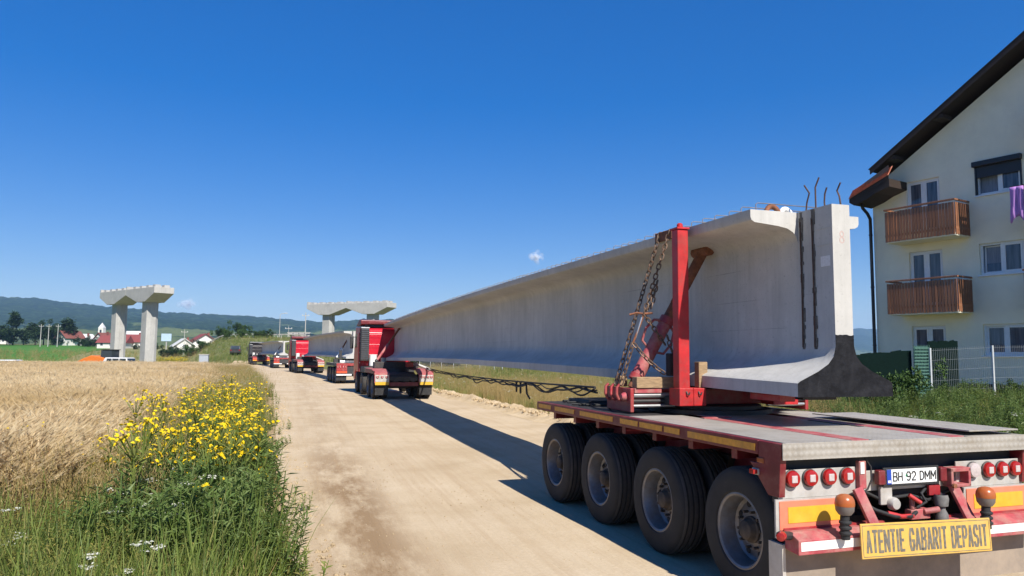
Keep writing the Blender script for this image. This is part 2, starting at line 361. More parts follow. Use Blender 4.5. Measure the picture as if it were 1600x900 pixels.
# soil under the grain, and the fields beyond
BL = ([5,7.2,9.9,14.9,32,63,76], [-2.3,-2.4,-2.6,-2.95,-3.9,-6.2,-7.6])
FY = np.concatenate([np.arange(4,40,1.), np.arange(40,77,2.)])
strip('field_soil', FY, ([4,76],[-14,-48]), BL, gz, M['soil'], 30, .006)
def wedge(name, d0, d1, u0, u1, mat, lift, nd=30, nu=30):
    D, U = np.meshgrid(np.linspace(d0,d1,nd), np.linspace(0,1,nu), indexing='ij')
    T = (D-d0)/(d1-d0); UU = (u0[0]+(u0[1]-u0[0])*T)*(1-U) + (u1[0]+(u1[1]-u1[0])*T)*U
    lat = UU*D; X = lat*CY + D*SY; Y = -lat*SY + D*CY; Z = gz(X, Y)+lift
    v = np.stack([X,Y,Z],-1).reshape(-1,3); i = np.arange(nd*nu).reshape(nd,nu)
    f = np.stack([i[:-1,:-1], i[:-1,1:], i[1:,1:], i[1:,:-1]], -1).reshape(-1,4)
    me = bpy.data.meshes.new(name); me.from_pydata(v.tolist(), [], f.tolist()); me.materials.append(mat)
    me.polygons.foreach_set('use_smooth', [True]*len(me.polygons)); o = bpy.data.objects.new(name, me); COL.objects.link(o); o['kind'] = 'structure'; return o
wedge('green_field', 120, 300, (-1.2,-1.2), (-.62,-.51), M['crop'], .05)
wedge('flowering_meadow', 84, 260, (-.66,-.52), (-.415,-.40), M['meadow'], .03)
wedge('spoil_heap', 104, 130, (-.392,-.372), (-.350,-.352), M['spoil'], .06, 12, 12)

# ---------------------------------------------------------------- wooded hills and far mountains
def hill_mat():
    m, t, b = nodes_of('wooded_hillside'); v = objvec(t)
    f1 = noise(t, v, .0042, 7, .66)
    c = ramp(t, noise(t, v, .05, 6, .75), [(.34, (.005,.016,.006)), (.5, (.018,.042,.014)), (.66, (.055,.095,.03))])
    sp = N(t, 'ShaderNodeSeparateXYZ'); t.links.new(v, sp.inputs[0])
    low = N(t, 'ShaderNodeMapRange'); t.links.new(sp.outputs[2], low.inputs[0]); low.inputs[1].default_value = 85; low.inputs[2].default_value = 15; low.inputs[3].default_value = -.10; low.inputs[4].default_value = .14
    ad = N(t, 'ShaderNodeMath', operation='ADD'); t.links.new(f1, ad.inputs[0]); t.links.new(low.outputs[0], ad.inputs[1])
    mead = ramp(t, ad.outputs[0], [(.53, 0), (.60, .85)])
    c = mix(t, mead, c, mix(t, noise(t, v, .012, 5, .6), (.10,.15,.035), (.20,.21,.07)))
    t.links.new(c, b.inputs['Base Color']); b.inputs['Roughness'].default_value = 1; b.inputs['Specular IOR Level'].default_value = 0
    bumpn(t, b, noise(t, v, .07, 5, .8), .9, 9.); return m
M['hill'] = hill_mat()
HP = ([-900,-300,0,50,100,150,200,260,320,400,450,490,560,620,700,800,1000,1300], [110,100,82,82,77,72,68,61,58,54,50,48,50,53,47,40,38,45])
def hills(name, dist0, dist1, back, prof, mat, u_px, nr=70, na=520, rough=9., seed=1.):
    us = np.linspace(u_px[0], u_px[1], na); v = []
    rr = np.concatenate([np.linspace(0,1,nr), [1.05,1.15,1.3]])
    for i, r in enumerate(rr):
        for px in us:
            u = (px-800)/1158.; ang = math.atan(u); d = dist0 + (dist1-dist0)*r
            lat = u*d; x = lat*CY + d*SY; y = -lat*SY + d*CY
            top = np.interp(px, *prof)/1158.*dist1 + 1.97
            h = 5 + (top-5)*(r**1.25 if r <= 1 else max(0, 1-(r-1)*2.2))
            e = min(r*3, 1)
            h += e*(rough*1.8*(mnoise.fractal(Vector((x/420, y/420, seed)), 1, 2, 4)) * (1 if r < .85 else .35) + rough*.75*mnoise.fractal(Vector((x/38, y/38, seed+3)), 1, 2, 3))
            v.append((x, y, max(h, 2) if r > 0 else -3))
    i = np.arange(len(rr)*na).reshape(len(rr), na)
    f = np.stack([i[:-1,:-1], i[:-1,1:], i[1:,1:], i[1:,:-1]], -1).reshape(-1,4)
    me = bpy.data.meshes.new(name); me.from_pydata(v, [], f.tolist()); me.materials.append(mat)
    me.polygons.foreach_set('use_smooth', [True]*len(me.polygons)); o = bpy.data.objects.new(name, me); COL.objects.link(o); o['kind'] = 'structure'; return o
hills('wooded_hills', 900, 2600, 0, HP, M['hill'], (-500, 760))
MP = ([500,900,1250,1320,1345,1365,1400,1600,2100], [20,26,34,42,47,44,50,40,30])
hills('far_mountains', 3200, 5200, 0, MP, M['hill'], (620, 2000), 24, 200, 16., 9.)

# ---------------------------------------------------------------- air
def haze():
    m = bpy.data.materials.new('pale_air'); m.use_nodes = True; t = m.node_tree; t.nodes.clear()
    o = N(t, 'ShaderNodeOutputMaterial'); p = N(t, 'ShaderNodeVolumePrincipled')
    p.inputs['Color'].default_value = (.38,.62,1,1); p.inputs['Density'].default_value = HAZE_DENSITY; p.inputs['Anisotropy'].default_value = 0.0
    t.links.new(p.outputs[0], o.inputs['Volume'])
    h = MB().box(-6200,6200,-2600,6700,-4,330).build('haze', m); h['kind'] = 'stuff'
HAZE_DENSITY = .00014
haze()

# ---------------------------------------------------------------- plants
def leaf_mat(name, cols, trans=.35, rough=.6, patch=None):
    m = bpy.data.materials.new(name); m.use_nodes = True; t = m.node_tree; b = t.nodes['Principled BSDF']; out = t.nodes['Material Output']
    oi = N(t, 'ShaderNodeObjectInfo'); geo = N(t, 'ShaderNodeNewGeometry')
    ad = N(t, 'ShaderNodeMath', operation='ADD'); t.links.new(oi.outputs['Random'], ad.inputs[0])
    ml = N(t, 'ShaderNodeMath', operation='MULTIPLY'); t.links.new(geo.outputs['Random Per Island'], ml.inputs[0]); ml.inputs[1].default_value = .9
    t.links.new(ml.outputs[0], ad.inputs[1]); fr = N(t, 'ShaderNodeMath', operation='FRACT'); t.links.new(ad.outputs[0], fr.inputs[0])
    n = len(cols); c = ramp(t, fr.outputs[0], [((k+.0)/max(1,n-1), cc) for k, cc in enumerate(cols)])
    if patch:
        c = mix(t, ramp(t, noise(t, geo.outputs['Position'], .22, 5, .6), [(.42, 0), (.68, .75)]), c, patch)
    t.links.new(c, b.inputs['Base Color']); b.inputs['Roughness'].default_value = rough; b.inputs['Specular IOR Level'].default_value = .25
    tr = N(t, 'ShaderNodeBsdfTranslucent'); t.links.new(c, tr.inputs['Color'])
    mx = N(t, 'ShaderNodeMixShader'); mx.inputs[0].default_value = trans
    t.links.new(b.outputs[0], mx.inputs[1]); t.links.new(tr.outputs[0], mx.inputs[2]); t.links.new(mx.outputs[0], out.inputs['Surface']); return m
P = {}
P['barley'] = leaf_mat('ripe_barley', [(.68,.53,.31), (.80,.66,.43), (.56,.41,.22), (.84,.72,.50), (.74,.59,.36)], .3, .7, (.56,.40,.18))
P['grass'] = leaf_mat('grass_blade', [(.13,.19,.03), (.185,.245,.05), (.25,.28,.075), (.155,.215,.038), (.31,.28,.095)], .45)
P['lush'] = leaf_mat('lush_leaf', [(.09,.15,.033), (.135,.205,.052), (.20,.26,.088), (.11,.17,.04)], .42, .45)
P['olive'] = leaf_mat('bedstraw_froth', [(.21,.20,.04), (.15,.17,.035), (.29,.25,.065), (.12,.15,.03)], .35)
P['dry'] = leaf_mat('dry_grass', [(.42,.30,.12), (.33,.23,.09), (.50,.38,.18), (.28,.22,.075)], .3)
P['yellow'] = leaf_mat('yellow_petal', [(.80,.56,.008), (.84,.63,.015), (.76,.48,.005)], .25)
P['white'] = leaf_mat('white_petal', [(.62,.62,.54), (.54,.54,.45), (.68,.67,.61)], .3)
P['seed'] = leaf_mat('seed_fluff', [(.40,.33,.27), (.52,.47,.42), (.28,.20,.15)], .3)

def ribbon(mb, base, h, w, az, lean, curl, seg=3):
    """one blade: bends over in direction az"""
    bx, by, bz = base; d = Vector((math.cos(az), math.sin(az), 0)); s = Vector((-d.y, d.x, 0)); p = Vector(base); ang = lean; vs = []; L = h/seg
    for k in range(seg+1):
        ww = w*(1-.85*(k/seg)**1.6); vs += [p - s*ww/2, p + s*ww/2]
        ang2 = ang + curl*(k+.5)/seg; p = p + (d*math.sin(ang2) + Vector((0,0,1))*math.cos(ang2))*L
    mb.add(vs, [(2*k, 2*k+1, 2*k+3, 2*k+2) for k in range(seg)]); return p, ang + curl
def leaf(mb, p, d, up, L, w):
    d = d.normalized(); s = d.cross(up)
    if s.length < 1e-3: s = d.orthogonal()
    s.normalize(); n = s.cross(d)
    mb.add([p, p + d*L*.45 + s*w/2 + n*w*.12, p + d*L - n*L*.12, p + d*L*.45 - s*w/2 + n*w*.12], [(0,1,2),(0,2,3)])
def flowerhead(mb, c, r, n=7, tilt=None):
    z = tilt or Vector((random.gauss(0,.7), random.gauss(-.3,.7), .9)).normalized(); a = z.orthogonal().normalized(); b = z.cross(a)
    vs = [Vector(c) + z*r*.55]; 
    for k in range(2*n):
        t = math.pi*k/n; rr = r*(1 if k % 2 else .62); vs.append(Vector(c) + (a*math.cos(t)+b*math.sin(t))*rr)
    mb.add(vs, [(0, 1+k, 1+(k+1) % (2*n)) for k in range(2*n)])
def disc(q): 
    a = random.uniform(0, 2*math.pi); r = math.sqrt(random.random())*q; return r*math.cos(a), r*math.sin(a)

PROTO = []
def proto(mb, name, mats):
    o = bpy.data.objects.new(name, mb.mesh(name, mats)); PROTO.append(o); return o
def barley_patch(n, rad, h, w, ears=True):
    mb = MB(); lean0 = random.uniform(0, 6.28)
    for _ in range(n):
        x, y = disc(rad); az = lean0 + random.gauss(0, .9); hh = h*random.uniform(.82, 1.1)
        p, a = ribbon(mb, (x,y,0), hh, w, az, random.uniform(0,.12), random.uniform(.1,.5), 3)
        if ears:
            d = Vector((math.cos(az)*math.sin(a+.5), math.sin(az)*math.sin(a+.5), math.cos(a+.5)))
            L = .075 + .03*(w > .01); leaf(mb, p, d, Vector((0,0,1)), L, w*2.4); leaf(mb, p, d, Vector((math.sin(az),-math.cos(az),.2)), L, w*2.2)
            for q in range(3):
                dd = (d + Vector((random.gauss(0,.22), random.gauss(0,.22), random.gauss(.1,.2)))).normalized()
                leaf(mb, p + d*L*.5, dd, Vector((0,0,1)), L*1.6, w*.55)
    return mb
B_NEAR = [proto(barley_patch(80, .30, .74, .006), 'barley_patch', [P['barley']]) for _ in range(4)]
B_FAR = [proto(barley_patch(130, .8, .60, .014), 'barley_patch_wide', [P['barley']]) for _ in range(3)]
def tuft(n, rad, h, w, mats_w=(0,), curl=(.3,1.2)):
    mb = MB()
    for _ in range(n):
        x, y = disc(rad); mb.mi = random.choice(mats_w)
        ribbon(mb, (x,y,0), h*random.uniform(.5,1.1), w*random.uniform(.7,1.2), random.uniform(0,6.28), random.uniform(0,.35), random.uniform(*curl), 3)
    return mb
T_GRASS = [proto(tuft(34, .16, .45, .010, (0,0,0,1)), 'grass_tuft', [P['grass'], P['dry']]) for _ in range(3)]
T_TALL = [proto(tuft(30, .14, .75, .011, (0,0,1), (.1,.8)), 'tall_grass_tuft', [P['grass'], P['lush']]) for _ in range(2)]
def dry_tuft():
    mb = MB()
    for _ in range(26):
        x, y = disc(.2); az = random.uniform(0,6.28)
        p, a = ribbon(mb, (x,y,0), random.uniform(.45,.85), .005, az, random.uniform(0,.2), random.uniform(0,.4), 3)
        for q in range(5): leaf(mb, p-Vector((0,0,.03*q)), Vector((random.gauss(0,.35), random.gauss(0,.35), 1)), Vector((1,0,0)), random.uniform(.03,.07), .006)
    return mb
T_DRY = [proto(dry_tuft(), 'dry_grass_tuft', [P['dry']]) for _ in range(3)]
def leafy(h, nst, nl, lw, ll, rad=.12):
    mb = MB()
    for _ in range(nst):
        x, y = disc(rad); az = random.uniform(0,6.28); hh = h*random.uniform(.7,1.1); ln = random.uniform(.0,.25)
        top = Vector((x + math.cos(az)*hh*math.sin(ln), y + math.sin(az)*hh*math.sin(ln), hh*math.cos(ln))); b0 = Vector((x,y,0))
        mb.tube([b0, top], .004, 3, False)
        for k in range(nl):
            t = .08 + .92*k/nl; p = b0.lerp(top, t); a = k*2.4 + random.uniform(-.4,.4)
            d = Vector((math.cos(a), math.sin(a), random.uniform(.1,.9)))
            leaf(mb, p, d, Vector((0,0,1)), ll*random.uniform(.6,1.15)*(1.15-.5*t), lw*random.uniform(.7,1.2))
    return mb
T_LEAF = [proto(leafy(.86, 6, 26, .026, .17), 'leafy_weed', [P['lush']]) for _ in range(3)]
T_SMALL = [proto(leafy(.28, 5, 9, .03, .10), 'small_weed', [P['grass']]) for _ in range(2)]
def froth():
    mb = MB()
    for _ in range(16):
        x, y = disc(.16); az = random.uniform(0,6.28); p, a = ribbon(mb, (x,y,0), random.uniform(.3,.6), .006, az, random.uniform(0,.4), random.uniform(.2,.9), 3)
        for q in range(16):
            c = Vector((x,y,0)).lerp(p, random.uniform(.35,1.05)); d = Vector((random.gauss(0,1), random.gauss(0,1), random.gauss(.4,.6)))
            leaf(mb, c, d, Vector((0,0,1)), random.uniform(.02,.05), .011)
    return mb
T_FROTH = [proto(froth(), 'bedstraw_clump', [P['olive']]) for _ in range(3)]
def yellow_plant():
    mb = MB()
    for _ in range(3):
        x, y = disc(.12); az = random.uniform(0,6.28); ln = random.uniform(0,.18); hh = random.uniform(.72,1.0)
        top = Vector((x + math.cos(az)*hh*math.sin(ln), y + math.sin(az)*hh*math.sin(ln), hh)); b0 = Vector((x,y,0)); mb.mi = 0
        mb.tube([b0, top], .004, 3, False)
        for k in range(14):
            t = random.uniform(.1,.85); a = random.uniform(0,6.28)
            leaf(mb, b0.lerp(top,t), Vector((math.cos(a), math.sin(a), .7)), Vector((0,0,1)), random.uniform(.07,.15), .022)
        for q in range(random.randint(3,8)):
            c = top + Vector((random.gauss(0,.07), random.gauss(0,.07), random.uniform(-.05,.06))); mb.mi = 0; mb.tube([top - Vector((0,0,.14)), c], .0025, 3, False)
            mb.mi = 1; flowerhead(mb, c, random.choice((random.uniform(.012,.02), random.uniform(.016,.026))))
    return mb
T_YEL = [proto(yellow_plant(), 'yellow_flower_plant', [P['grass'], P['yellow']]) for _ in range(4)]
def umbel_plant(h=.6, mat=1):
    mb = MB()
    for _ in range(2):
        x, y = disc(.1); az = random.uniform(0,6.28); hh = h*random.uniform(.8,1.15); top = Vector((x + .1*math.cos(az), y + .1*math.sin(az), hh)); b0 = Vector((x,y,0)); mb.mi = 0
        mb.tube([b0, top], .004, 3, False)
        for k in range(8):
            a = random.uniform(0,6.28); leaf(mb, b0.lerp(top, random.uniform(.1,.7)), Vector((math.cos(a), math.sin(a), .5)), Vector((0,0,1)), .10, .02)
        mb.mi = 1
        for q in range(14):
            dx, dy = disc(.062); flowerhead(mb, top + Vector((dx, dy, random.uniform(0,.02))), random.uniform(.010,.017), 4, Vector((random.gauss(0,.2),random.gauss(0,.2),1)).normalized())
    return mb
T_WHITE = [proto(umbel_plant(), 'white_umbel_plant', [P['grass'], P['white']]) for _ in range(3)]
T_SEED = [proto(umbel_plant(.75), 'seed_thistle_plant', [P['olive'], P['seed']]) for _ in range(2)]

def scatter(name, pts, protos, label, cat, smin=.8, smax=1.2, tilt=.08):
    pts = np.asarray(pts, float); n = len(pts)
    me = bpy.data.meshes.new(name); me.from_pydata(pts.tolist(), [], [])
    rot = np.stack([RNG.normal(0, tilt, n), RNG.normal(0, tilt, n), RNG.uniform(0, 6.283, n)], 1)
    me.attributes.new('rot', 'FLOAT_VECTOR', 'POINT').data.foreach_set('vector', rot.ravel())
    me.attributes.new('scl', 'FLOAT', 'POINT').data.foreach_set('value', RNG.uniform(smin, smax, n))
    me.attributes.new('idx', 'INT', 'POINT').data.foreach_set('value', RNG.integers(0, len(protos), n).astype(np.int32))
    o = bpy.data.objects.new(name, me); COL.objects.link(o)
    ng = bpy.data.node_groups.new(name, 'GeometryNodeTree')
    ng.interface.new_socket('Geometry', in_out='INPUT', socket_type='NodeSocketGeometry'); ng.interface.new_socket('Geometry', in_out='OUTPUT', socket_type='NodeSocketGeometry')
    gi = ng.nodes.new('NodeGroupInput'); go = ng.nodes.new('NodeGroupOutput'); jn = ng.nodes.new('GeometryNodeJoinGeometry')
    def attr(nm, typ):
        a = ng.nodes.new('GeometryNodeInputNamedAttribute'); a.data_type = typ; a.inputs['Name'].default_value = nm; return a.outputs['Attribute']
    ar, asc, ai = attr('rot', 'FLOAT_VECTOR'), attr('scl', 'FLOAT'), attr('idx', 'INT')
    er = ng.nodes.new('FunctionNodeEulerToRotation'); ng.links.new(ar, er.inputs[0])
    for k, p in enumerate(protos):
        oi = ng.nodes.new('GeometryNodeObjectInfo'); oi.inputs['Object'].default_value = p; oi.inputs['As Instance'].default_value = True
        cp = ng.nodes.new('FunctionNodeCompare'); cp.data_type = 'INT'; cp.operation = 'EQUAL'; ng.links.new(ai, cp.inputs[2]); cp.inputs[3].default_value = k
        ip = ng.nodes.new('GeometryNodeInstanceOnPoints'); ng.links.new(gi.outputs[0], ip.inputs['Points']); ng.links.new(cp.outputs[0], ip.inputs['Selection'])
        ng.links.new(oi.outputs['Geometry'], ip.inputs['Instance']); ng.links.new(er.outputs[0], ip.inputs['Rotation']); ng.links.new(asc, ip.inputs['Scale'])
        ng.links.new(ip.outputs[0], jn.inputs[0])
    ng.links.new(jn.outputs[0], go.inputs[0])
    md = o.modifiers.new('scatter', 'NODES'); md.node_group = ng
    tag(o, label, cat, kind='stuff'); return o
def rnd_region(n, y0, y1, fl, fr, ypow=1.0, keep=None):
    y = y0 + (y1-y0)*RNG.random(n)**ypow; a, b = fl(y), fr(y); x = a + (b-a)*RNG.random(n)
    if keep is not None: k = keep(x, y); x, y = x[k], y[k]
    return np.stack([x, y, gz(x, y)], 1)
def nz(x, y, s, seed): return np.array([fbm(a, b, s, 3, seed) for a, b in zip(x, y)])
bl = lambda y: np.interp(y, *BL)
rl = lambda y: np.interp(y, *RL)
jit = lambda y, s=.25: RNG.normal(0, s, len(y))
# grain: close patches fine, far patches coarse
near = rnd_region(5200, 7.7, 24, lambda y: -.36*y-3.0, lambda y: bl(y)+.1+jit(y,.15))
scatter('barley', np.concatenate([near]), B_NEAR, 'ripe golden barley standing thick at the near end of the field', 'barley', .85, 1.15, .06)
far = rnd_region(5200, 22, 77, lambda y: -.40*y-4.0, lambda y: bl(y)+jit(y,.25))
scatter('barley', far, B_FAR, 'pale ripe barley stretching back towards the bridge piers', 'barley', .8, 1.1, .06)
# weeds on the left verge
edge = lambda y: rl(y)-.42 + .18*np.sin(y*1.3) + .12*np.sin(y*3.1)
KN = lambda s, sd, th: (lambda x, y: nz(x, y, s, sd) > th)
g = np.concatenate([rnd_region(2800, 4.5, 24, lambda y: bl(y)-.5, edge, 1.3), rnd_region(1500, 22, 75, lambda y: bl(y)-.6, edge)])
scatter('verge_grass', g, T_GRASS+T_TALL, 'mixed green grass filling the weedy verge left of the road', 'grass', .7, 1.35)
g = rnd_region(330, 6.2, 13.0, lambda y: np.full_like(y,-1.45)+jit(y,.2), lambda y: edge(y)+.05, 1.1)
scatter('leafy_weeds', g, T_LEAF, 'dark green leafy weeds crowding the verge at the front', 'weeds', .75, 1.15, .14)
g = np.concatenate([rnd_region(1500, 4.2, 9.5, lambda y: -.36*y-2.2, lambda y: np.full_like(y,-1.1)+jit(y,.3)), rnd_region(700, 7, 15, lambda y: bl(y)-.5, lambda y: np.full_like(y,-1.3)+jit(y,.3))])
scatter('bedstraw', g, T_FROTH, 'olive yellow frothy weeds in the bottom left corner', 'weeds', .7, 1.15, .12)
g = np.concatenate([rnd_region(330, 7.2, 14, lambda y: bl(y)-.2, lambda y: -.10*y-.45+jit(y,.15)), rnd_region(700, 14, 75, lambda y: bl(y)-.2, edge)])
scatter('verge_dry_grass', g, T_DRY, 'brown dry grass heads along the edge of the barley', 'grass', .7, 1.1)
g = np.concatenate([rnd_region(125, 8.4, 19, lambda y: -.12*y-.25+jit(y,.25), lambda y: edge(y)+.1, 1.0, KN(1.3, 4.0, -.2)), rnd_region(14, 6.8, 8.6, lambda y: np.full_like(y,-1.3), lambda y: np.full_like(y,-.3)), rnd_region(22, 8, 14, lambda y: bl(y)-.2, lambda y: np.full_like(y,-1.4)), rnd_region(45, 18, 27, lambda y: bl(y)+.5, edge, 1, KN(1.3,4.,0.))])
scatter('yellow_wildflowers', g, T_YEL, 'bright yellow wildflowers massed on the verge beside the road', 'flowers', .85, 1.38)
g = np.concatenate([rnd_region(190, 5.2, 9.0, lambda y: -.36*y-1.6, lambda y: np.full_like(y,-.75), 1, KN(.9, 8.0, .0)), rnd_region(60, 20, 60, lambda y: bl(y), edge)])
scatter('white_wildflowers', g, T_WHITE, 'flat white flower heads among the weeds at the lower left', 'flowers', .85, 1.2)
g = np.concatenate([rnd_region(45, 8.5, 13, lambda y: bl(y)-.5, lambda y: bl(y)+.5), rnd_region(60, 25, 60, lambda y: bl(y)+.4, edge)])
scatter('seeding_thistles', g, T_SEED, 'greyish seeding thistle heads between barley and weeds', 'weeds', .8, 1.1)
g = np.concatenate([rnd_region(110, 5.5, 30, lambda y: edge(y)-.05, lambda y: rl(y)+.25+jit(y,.12), 1.2, KN(1.0, 6.0, .12)), rnd_region(60, 30, 70, edge, lambda y: rl(y)+.1)])
scatter('road_edge_weeds', g, T_SMALL, 'small low weeds scattered on the bare left shoulder', 'weeds', .6, 1.2)
# right-hand verge and yard edge
rr_ = lambda y: np.interp(y, *RRt)
g = np.concatenate([rnd_region(3600, 4, 26, lambda y: rr_(y)+1.0+jit(y,.15), lambda y: rr_(y)+12+y*.1), rnd_region(3000, 24, 75, lambda y: rr_(y)+1.0+jit(y,.3), lambda y: rr_(y)+10+.12*y)])
scatter('yard_grass', g, T_GRASS, 'green grass between the road and the house fence', 'grass', .6, 1.05)
g = np.concatenate([rnd_region(1200, 14, 36, lambda y: rr_(y)+.95+jit(y,.2), lambda y: rr_(y)+5.5, 1, KN(3, 2.0, -.2)), rnd_region(1500, 30, 80, lambda y: rr_(y)+.9+jit(y,.2), lambda y: rr_(y)+10, 1, KN(5, 2.5, -.15)), rnd_region(130, 5, 14, lambda y: rr_(y)+.8, lambda y: rr_(y)+3)])
scatter('yard_dry_grass', g, T_DRY, 'tawny dry grass behind the girder on the right verge', 'grass', .55, .9)
g = np.concatenate([rnd_region(1500, 4.5, 17, lambda y: rr_(y)+1.4+jit(y,.4), lambda y: np.full_like(y,19.0), 1, KN(2.5, 12., -.35))])
scatter('yard_weeds', g, T_LEAF+T_TALL, 'tall green weeds growing in front of the wire fence', 'weeds', .55, 1.0)
g = np.concatenate([rnd_region(160, 5, 15, lambda y: rr_(y)+1.2, lambda y: np.full_like(y,15.), 1, KN(2., 3.0, .0)), rnd_region(120, 16, 45, lambda y: rr_(y)+1.4, lambda y: rr_(y)+8)])
scatter('yard_white_flowers', g, T_WHITE, 'tiny white flowers in the grass right of the trailer', 'flowers', .5, .9)
# coarse growth on the banks beyond
def dz(n, d0, d1, u0, u1):
    d = RNG.uniform(d0, d1, n); u = RNG.uniform(u0, u1, n); lat = u*d; x = lat*CY + d*SY; y = -lat*SY + d*CY; return np.stack([x, y, gz(x, y)], 1)
g = np.concatenate([dz(2200, 134, 210, -.75, -.40), dz(500, 86, 132, -.62, -.415)])
scatter('bank_grass', dz(2600, 126, 185, -.415, -.2), T_GRASS+T_TALL, 'green grass covering the bank behind the convoy', 'grass', .8, 1.5)
scatter('bank_grass', g, T_GRASS+T_DRY+T_TALL, 'rough grass on the slope round the bridge piers', 'grass', .7, 1.5)
scatter('meadow_yellow_flowers', dz(150, 112, 120, -.475, -.437), T_YEL, 'strip of yellow flowers behind the right hand pier column', 'flowers', 1.2, 2.0)
# stones and clods
def clod():
    mb = MB(); mb.ball((0,0,0), 1, 6, 4); mb.v = [tuple(Vector(p)*random.uniform(.65,1.15)*Vector((1,1,.7)).length/1.5) for p in mb.v]; return mb
CL = [proto(clod(), 'dirt_clod', [M['spoil']]) for _ in range(4)]
g = np.concatenate([rnd_region(900, 9, 40, lambda y: rr_(y)+.05, lambda y: rr_(y)+1.1), rnd_region(1500, 5, 30, lambda y: rl(y)-.55, lambda y: rl(y)+.35+jit(y,.1), 1.3)])
scatter('dirt_clods', g, CL, 'loose clods and stones along both road edges', 'clods', .008, .035, .8)
g = rnd_region(3200, 4, 32, lambda y: rl(y)+.2, lambda y: rr_(y), 1.2)
scatter('road_pebbles', g, CL, 'small pebbles strewn over the dirt road', 'pebbles', .003, .011, .8)
g = rnd_region(500, 9, 45, lambda y: rr_(y)+.3, lambda y: rr_(y)+.8); g[:,2] += .14
scatter('ridge_clods', g, CL, 'pale clods crowning the spoil ridge on the right', 'clods', .02, .075, .8)
# ---------------------------------------------------------------- text
STROKES = {
 'A': [[(0,0),(.5,1),(1,0)],[(.2,.33),(.8,.33)]], 'T': [[(0,1),(1,1)],[(.5,0),(.5,1)]], 'E': [[(0,0),(0,1)],[(0,1),(1,1)],[(0,.5),(.85,.5)],[(0,0),(1,0)]],
 'N': [[(0,0),(0,1)],[(0,1),(1,0)],[(1,0),(1,1)]], 'I': [[(.5,0),(.5,1)]], 'G': [[(1,.76),(.75,1),(.25,1),(0,.75),(0,.25),(.25,0),(.75,0),(1,.18),(1,.44),(.62,.44)]],
 'B': [[(0,0),(0,1),(.7,1),(.95,.87),(.95,.63),(.7,.52),(0,.52)],[(.7,.52),(1,.38),(1,.14),(.75,0),(0,0)]], 'R': [[(0,0),(0,1),(.7,1),(1,.85),(1,.62),(.7,.48),(0,.48)],[(.55,.48),(1,0)]],
 'D': [[(0,0),(0,1),(.6,1),(1,.75),(1,.25),(.6,0),(0,0)]], 'P': [[(0,0),(0,1),(.7,1),(1,.85),(1,.6),(.7,.45),(0,.45)]],
 'S': [[(1,.82),(.75,1),(.25,1),(0,.82),(0,.65),(.25,.52),(.75,.46),(1,.33),(1,.17),(.75,0),(.25,0),(0,.18)]], 'H': [[(0,0),(0,1)],[(1,0),(1,1)],[(0,.5),(1,.5)]],
 'M': [[(0,0),(0,1)],[(0,1),(.5,.3),(1,1)],[(1,1),(1,0)]], '9': [[(.08,.1),(.35,0),(.7,.03),(1,.35),(1,.75),(.75,1),(.25,1),(0,.82),(0,.6),(.25,.44),(.75,.44),(1,.62)]],
 '2': [[(0,.76),(.25,1),(.75,1),(1,.8),(1,.62),(0,0),(1,0)]], '8': [[(.5,.53),(.1,.66),(.05,.85),(.3,1),(.7,1),(.95,.85),(.9,.66),(.5,.53),(0,.36),(0,.14),(.3,0),(.7,0),(1,.14),(1,.36),(.5,.53)]]}
WID = {'I': .25, 'M': 1.25, ' ': .45, 'N': 1.1, 'E': .88, 'T': .95}
def text_mesh(name, body, width, height, mat, depth=.001, stroke=.016, gap=.55):
    """lettering from flat strokes, in the x/z plane facing -y"""
    tot = sum(WID.get(c, 1.0) for c in body) + gap*(len(body)-1); u = (width-stroke)/tot; x = -width/2+stroke/2; mb = MB(); k = 0; h = height-stroke
    for c in body:
        w = WID.get(c, 1.0)*u
        for line in STROKES.get(c, []):
            pts = [Vector((x+px*w, 0, -h/2+pz*h)) for px, pz in line]
            for a, b in zip(pts[:-1], pts[1:]):
                d = (b-a).normalized()*stroke*.32; y = -.00012*(k % 9); k += 1
                mb.bar(a-d+Vector((0,y,0)), b+d+Vector((0,y,0)), stroke, depth, (0,1,0))
        x += w + gap*u
    return mb.mesh(name, mat)

# ---------------------------------------------------------------- concrete girders
GH = 1.815
def gsec(flange=True):
    left = [(-.526,0), (-.526,.125), (-.50,.145), (-.30,.235), (-.185,.305), (-.125,.375), (-.10,.47)]
    if flange: left += [(-.10,1.50), (-.115,1.56), (-.155,1.61), (-.22,1.645), (-.33,1.665), (-.60,1.69), (-.635,1.71), (-.647,1.74), (-.647,GH)]
    else: left += [(-.10,GH)]
    return left + [(-x, z) for x, z in reversed(left)]
def gloft(L, y0, y1, flange, camber, ny):
    sec = gsec(flange); n = len(sec); vs = []
    ys = np.linspace(y0, y1, ny)
    for y in ys:
        t = y/L; dz_ = 4*camber*t*(1-t)
        vs += [(x, y, z+dz_) for x, z in sec]
    fs = [(k*n+i, (k+1)*n+i, (k+1)*n+(i+1)%n, k*n+(i+1)%n) for k in range(ny-1) for i in range(n)]
    fs += [tuple(range(n)), tuple((ny-1)*n+i for i in reversed(range(n)))]
    return MB().add(vs, fs)
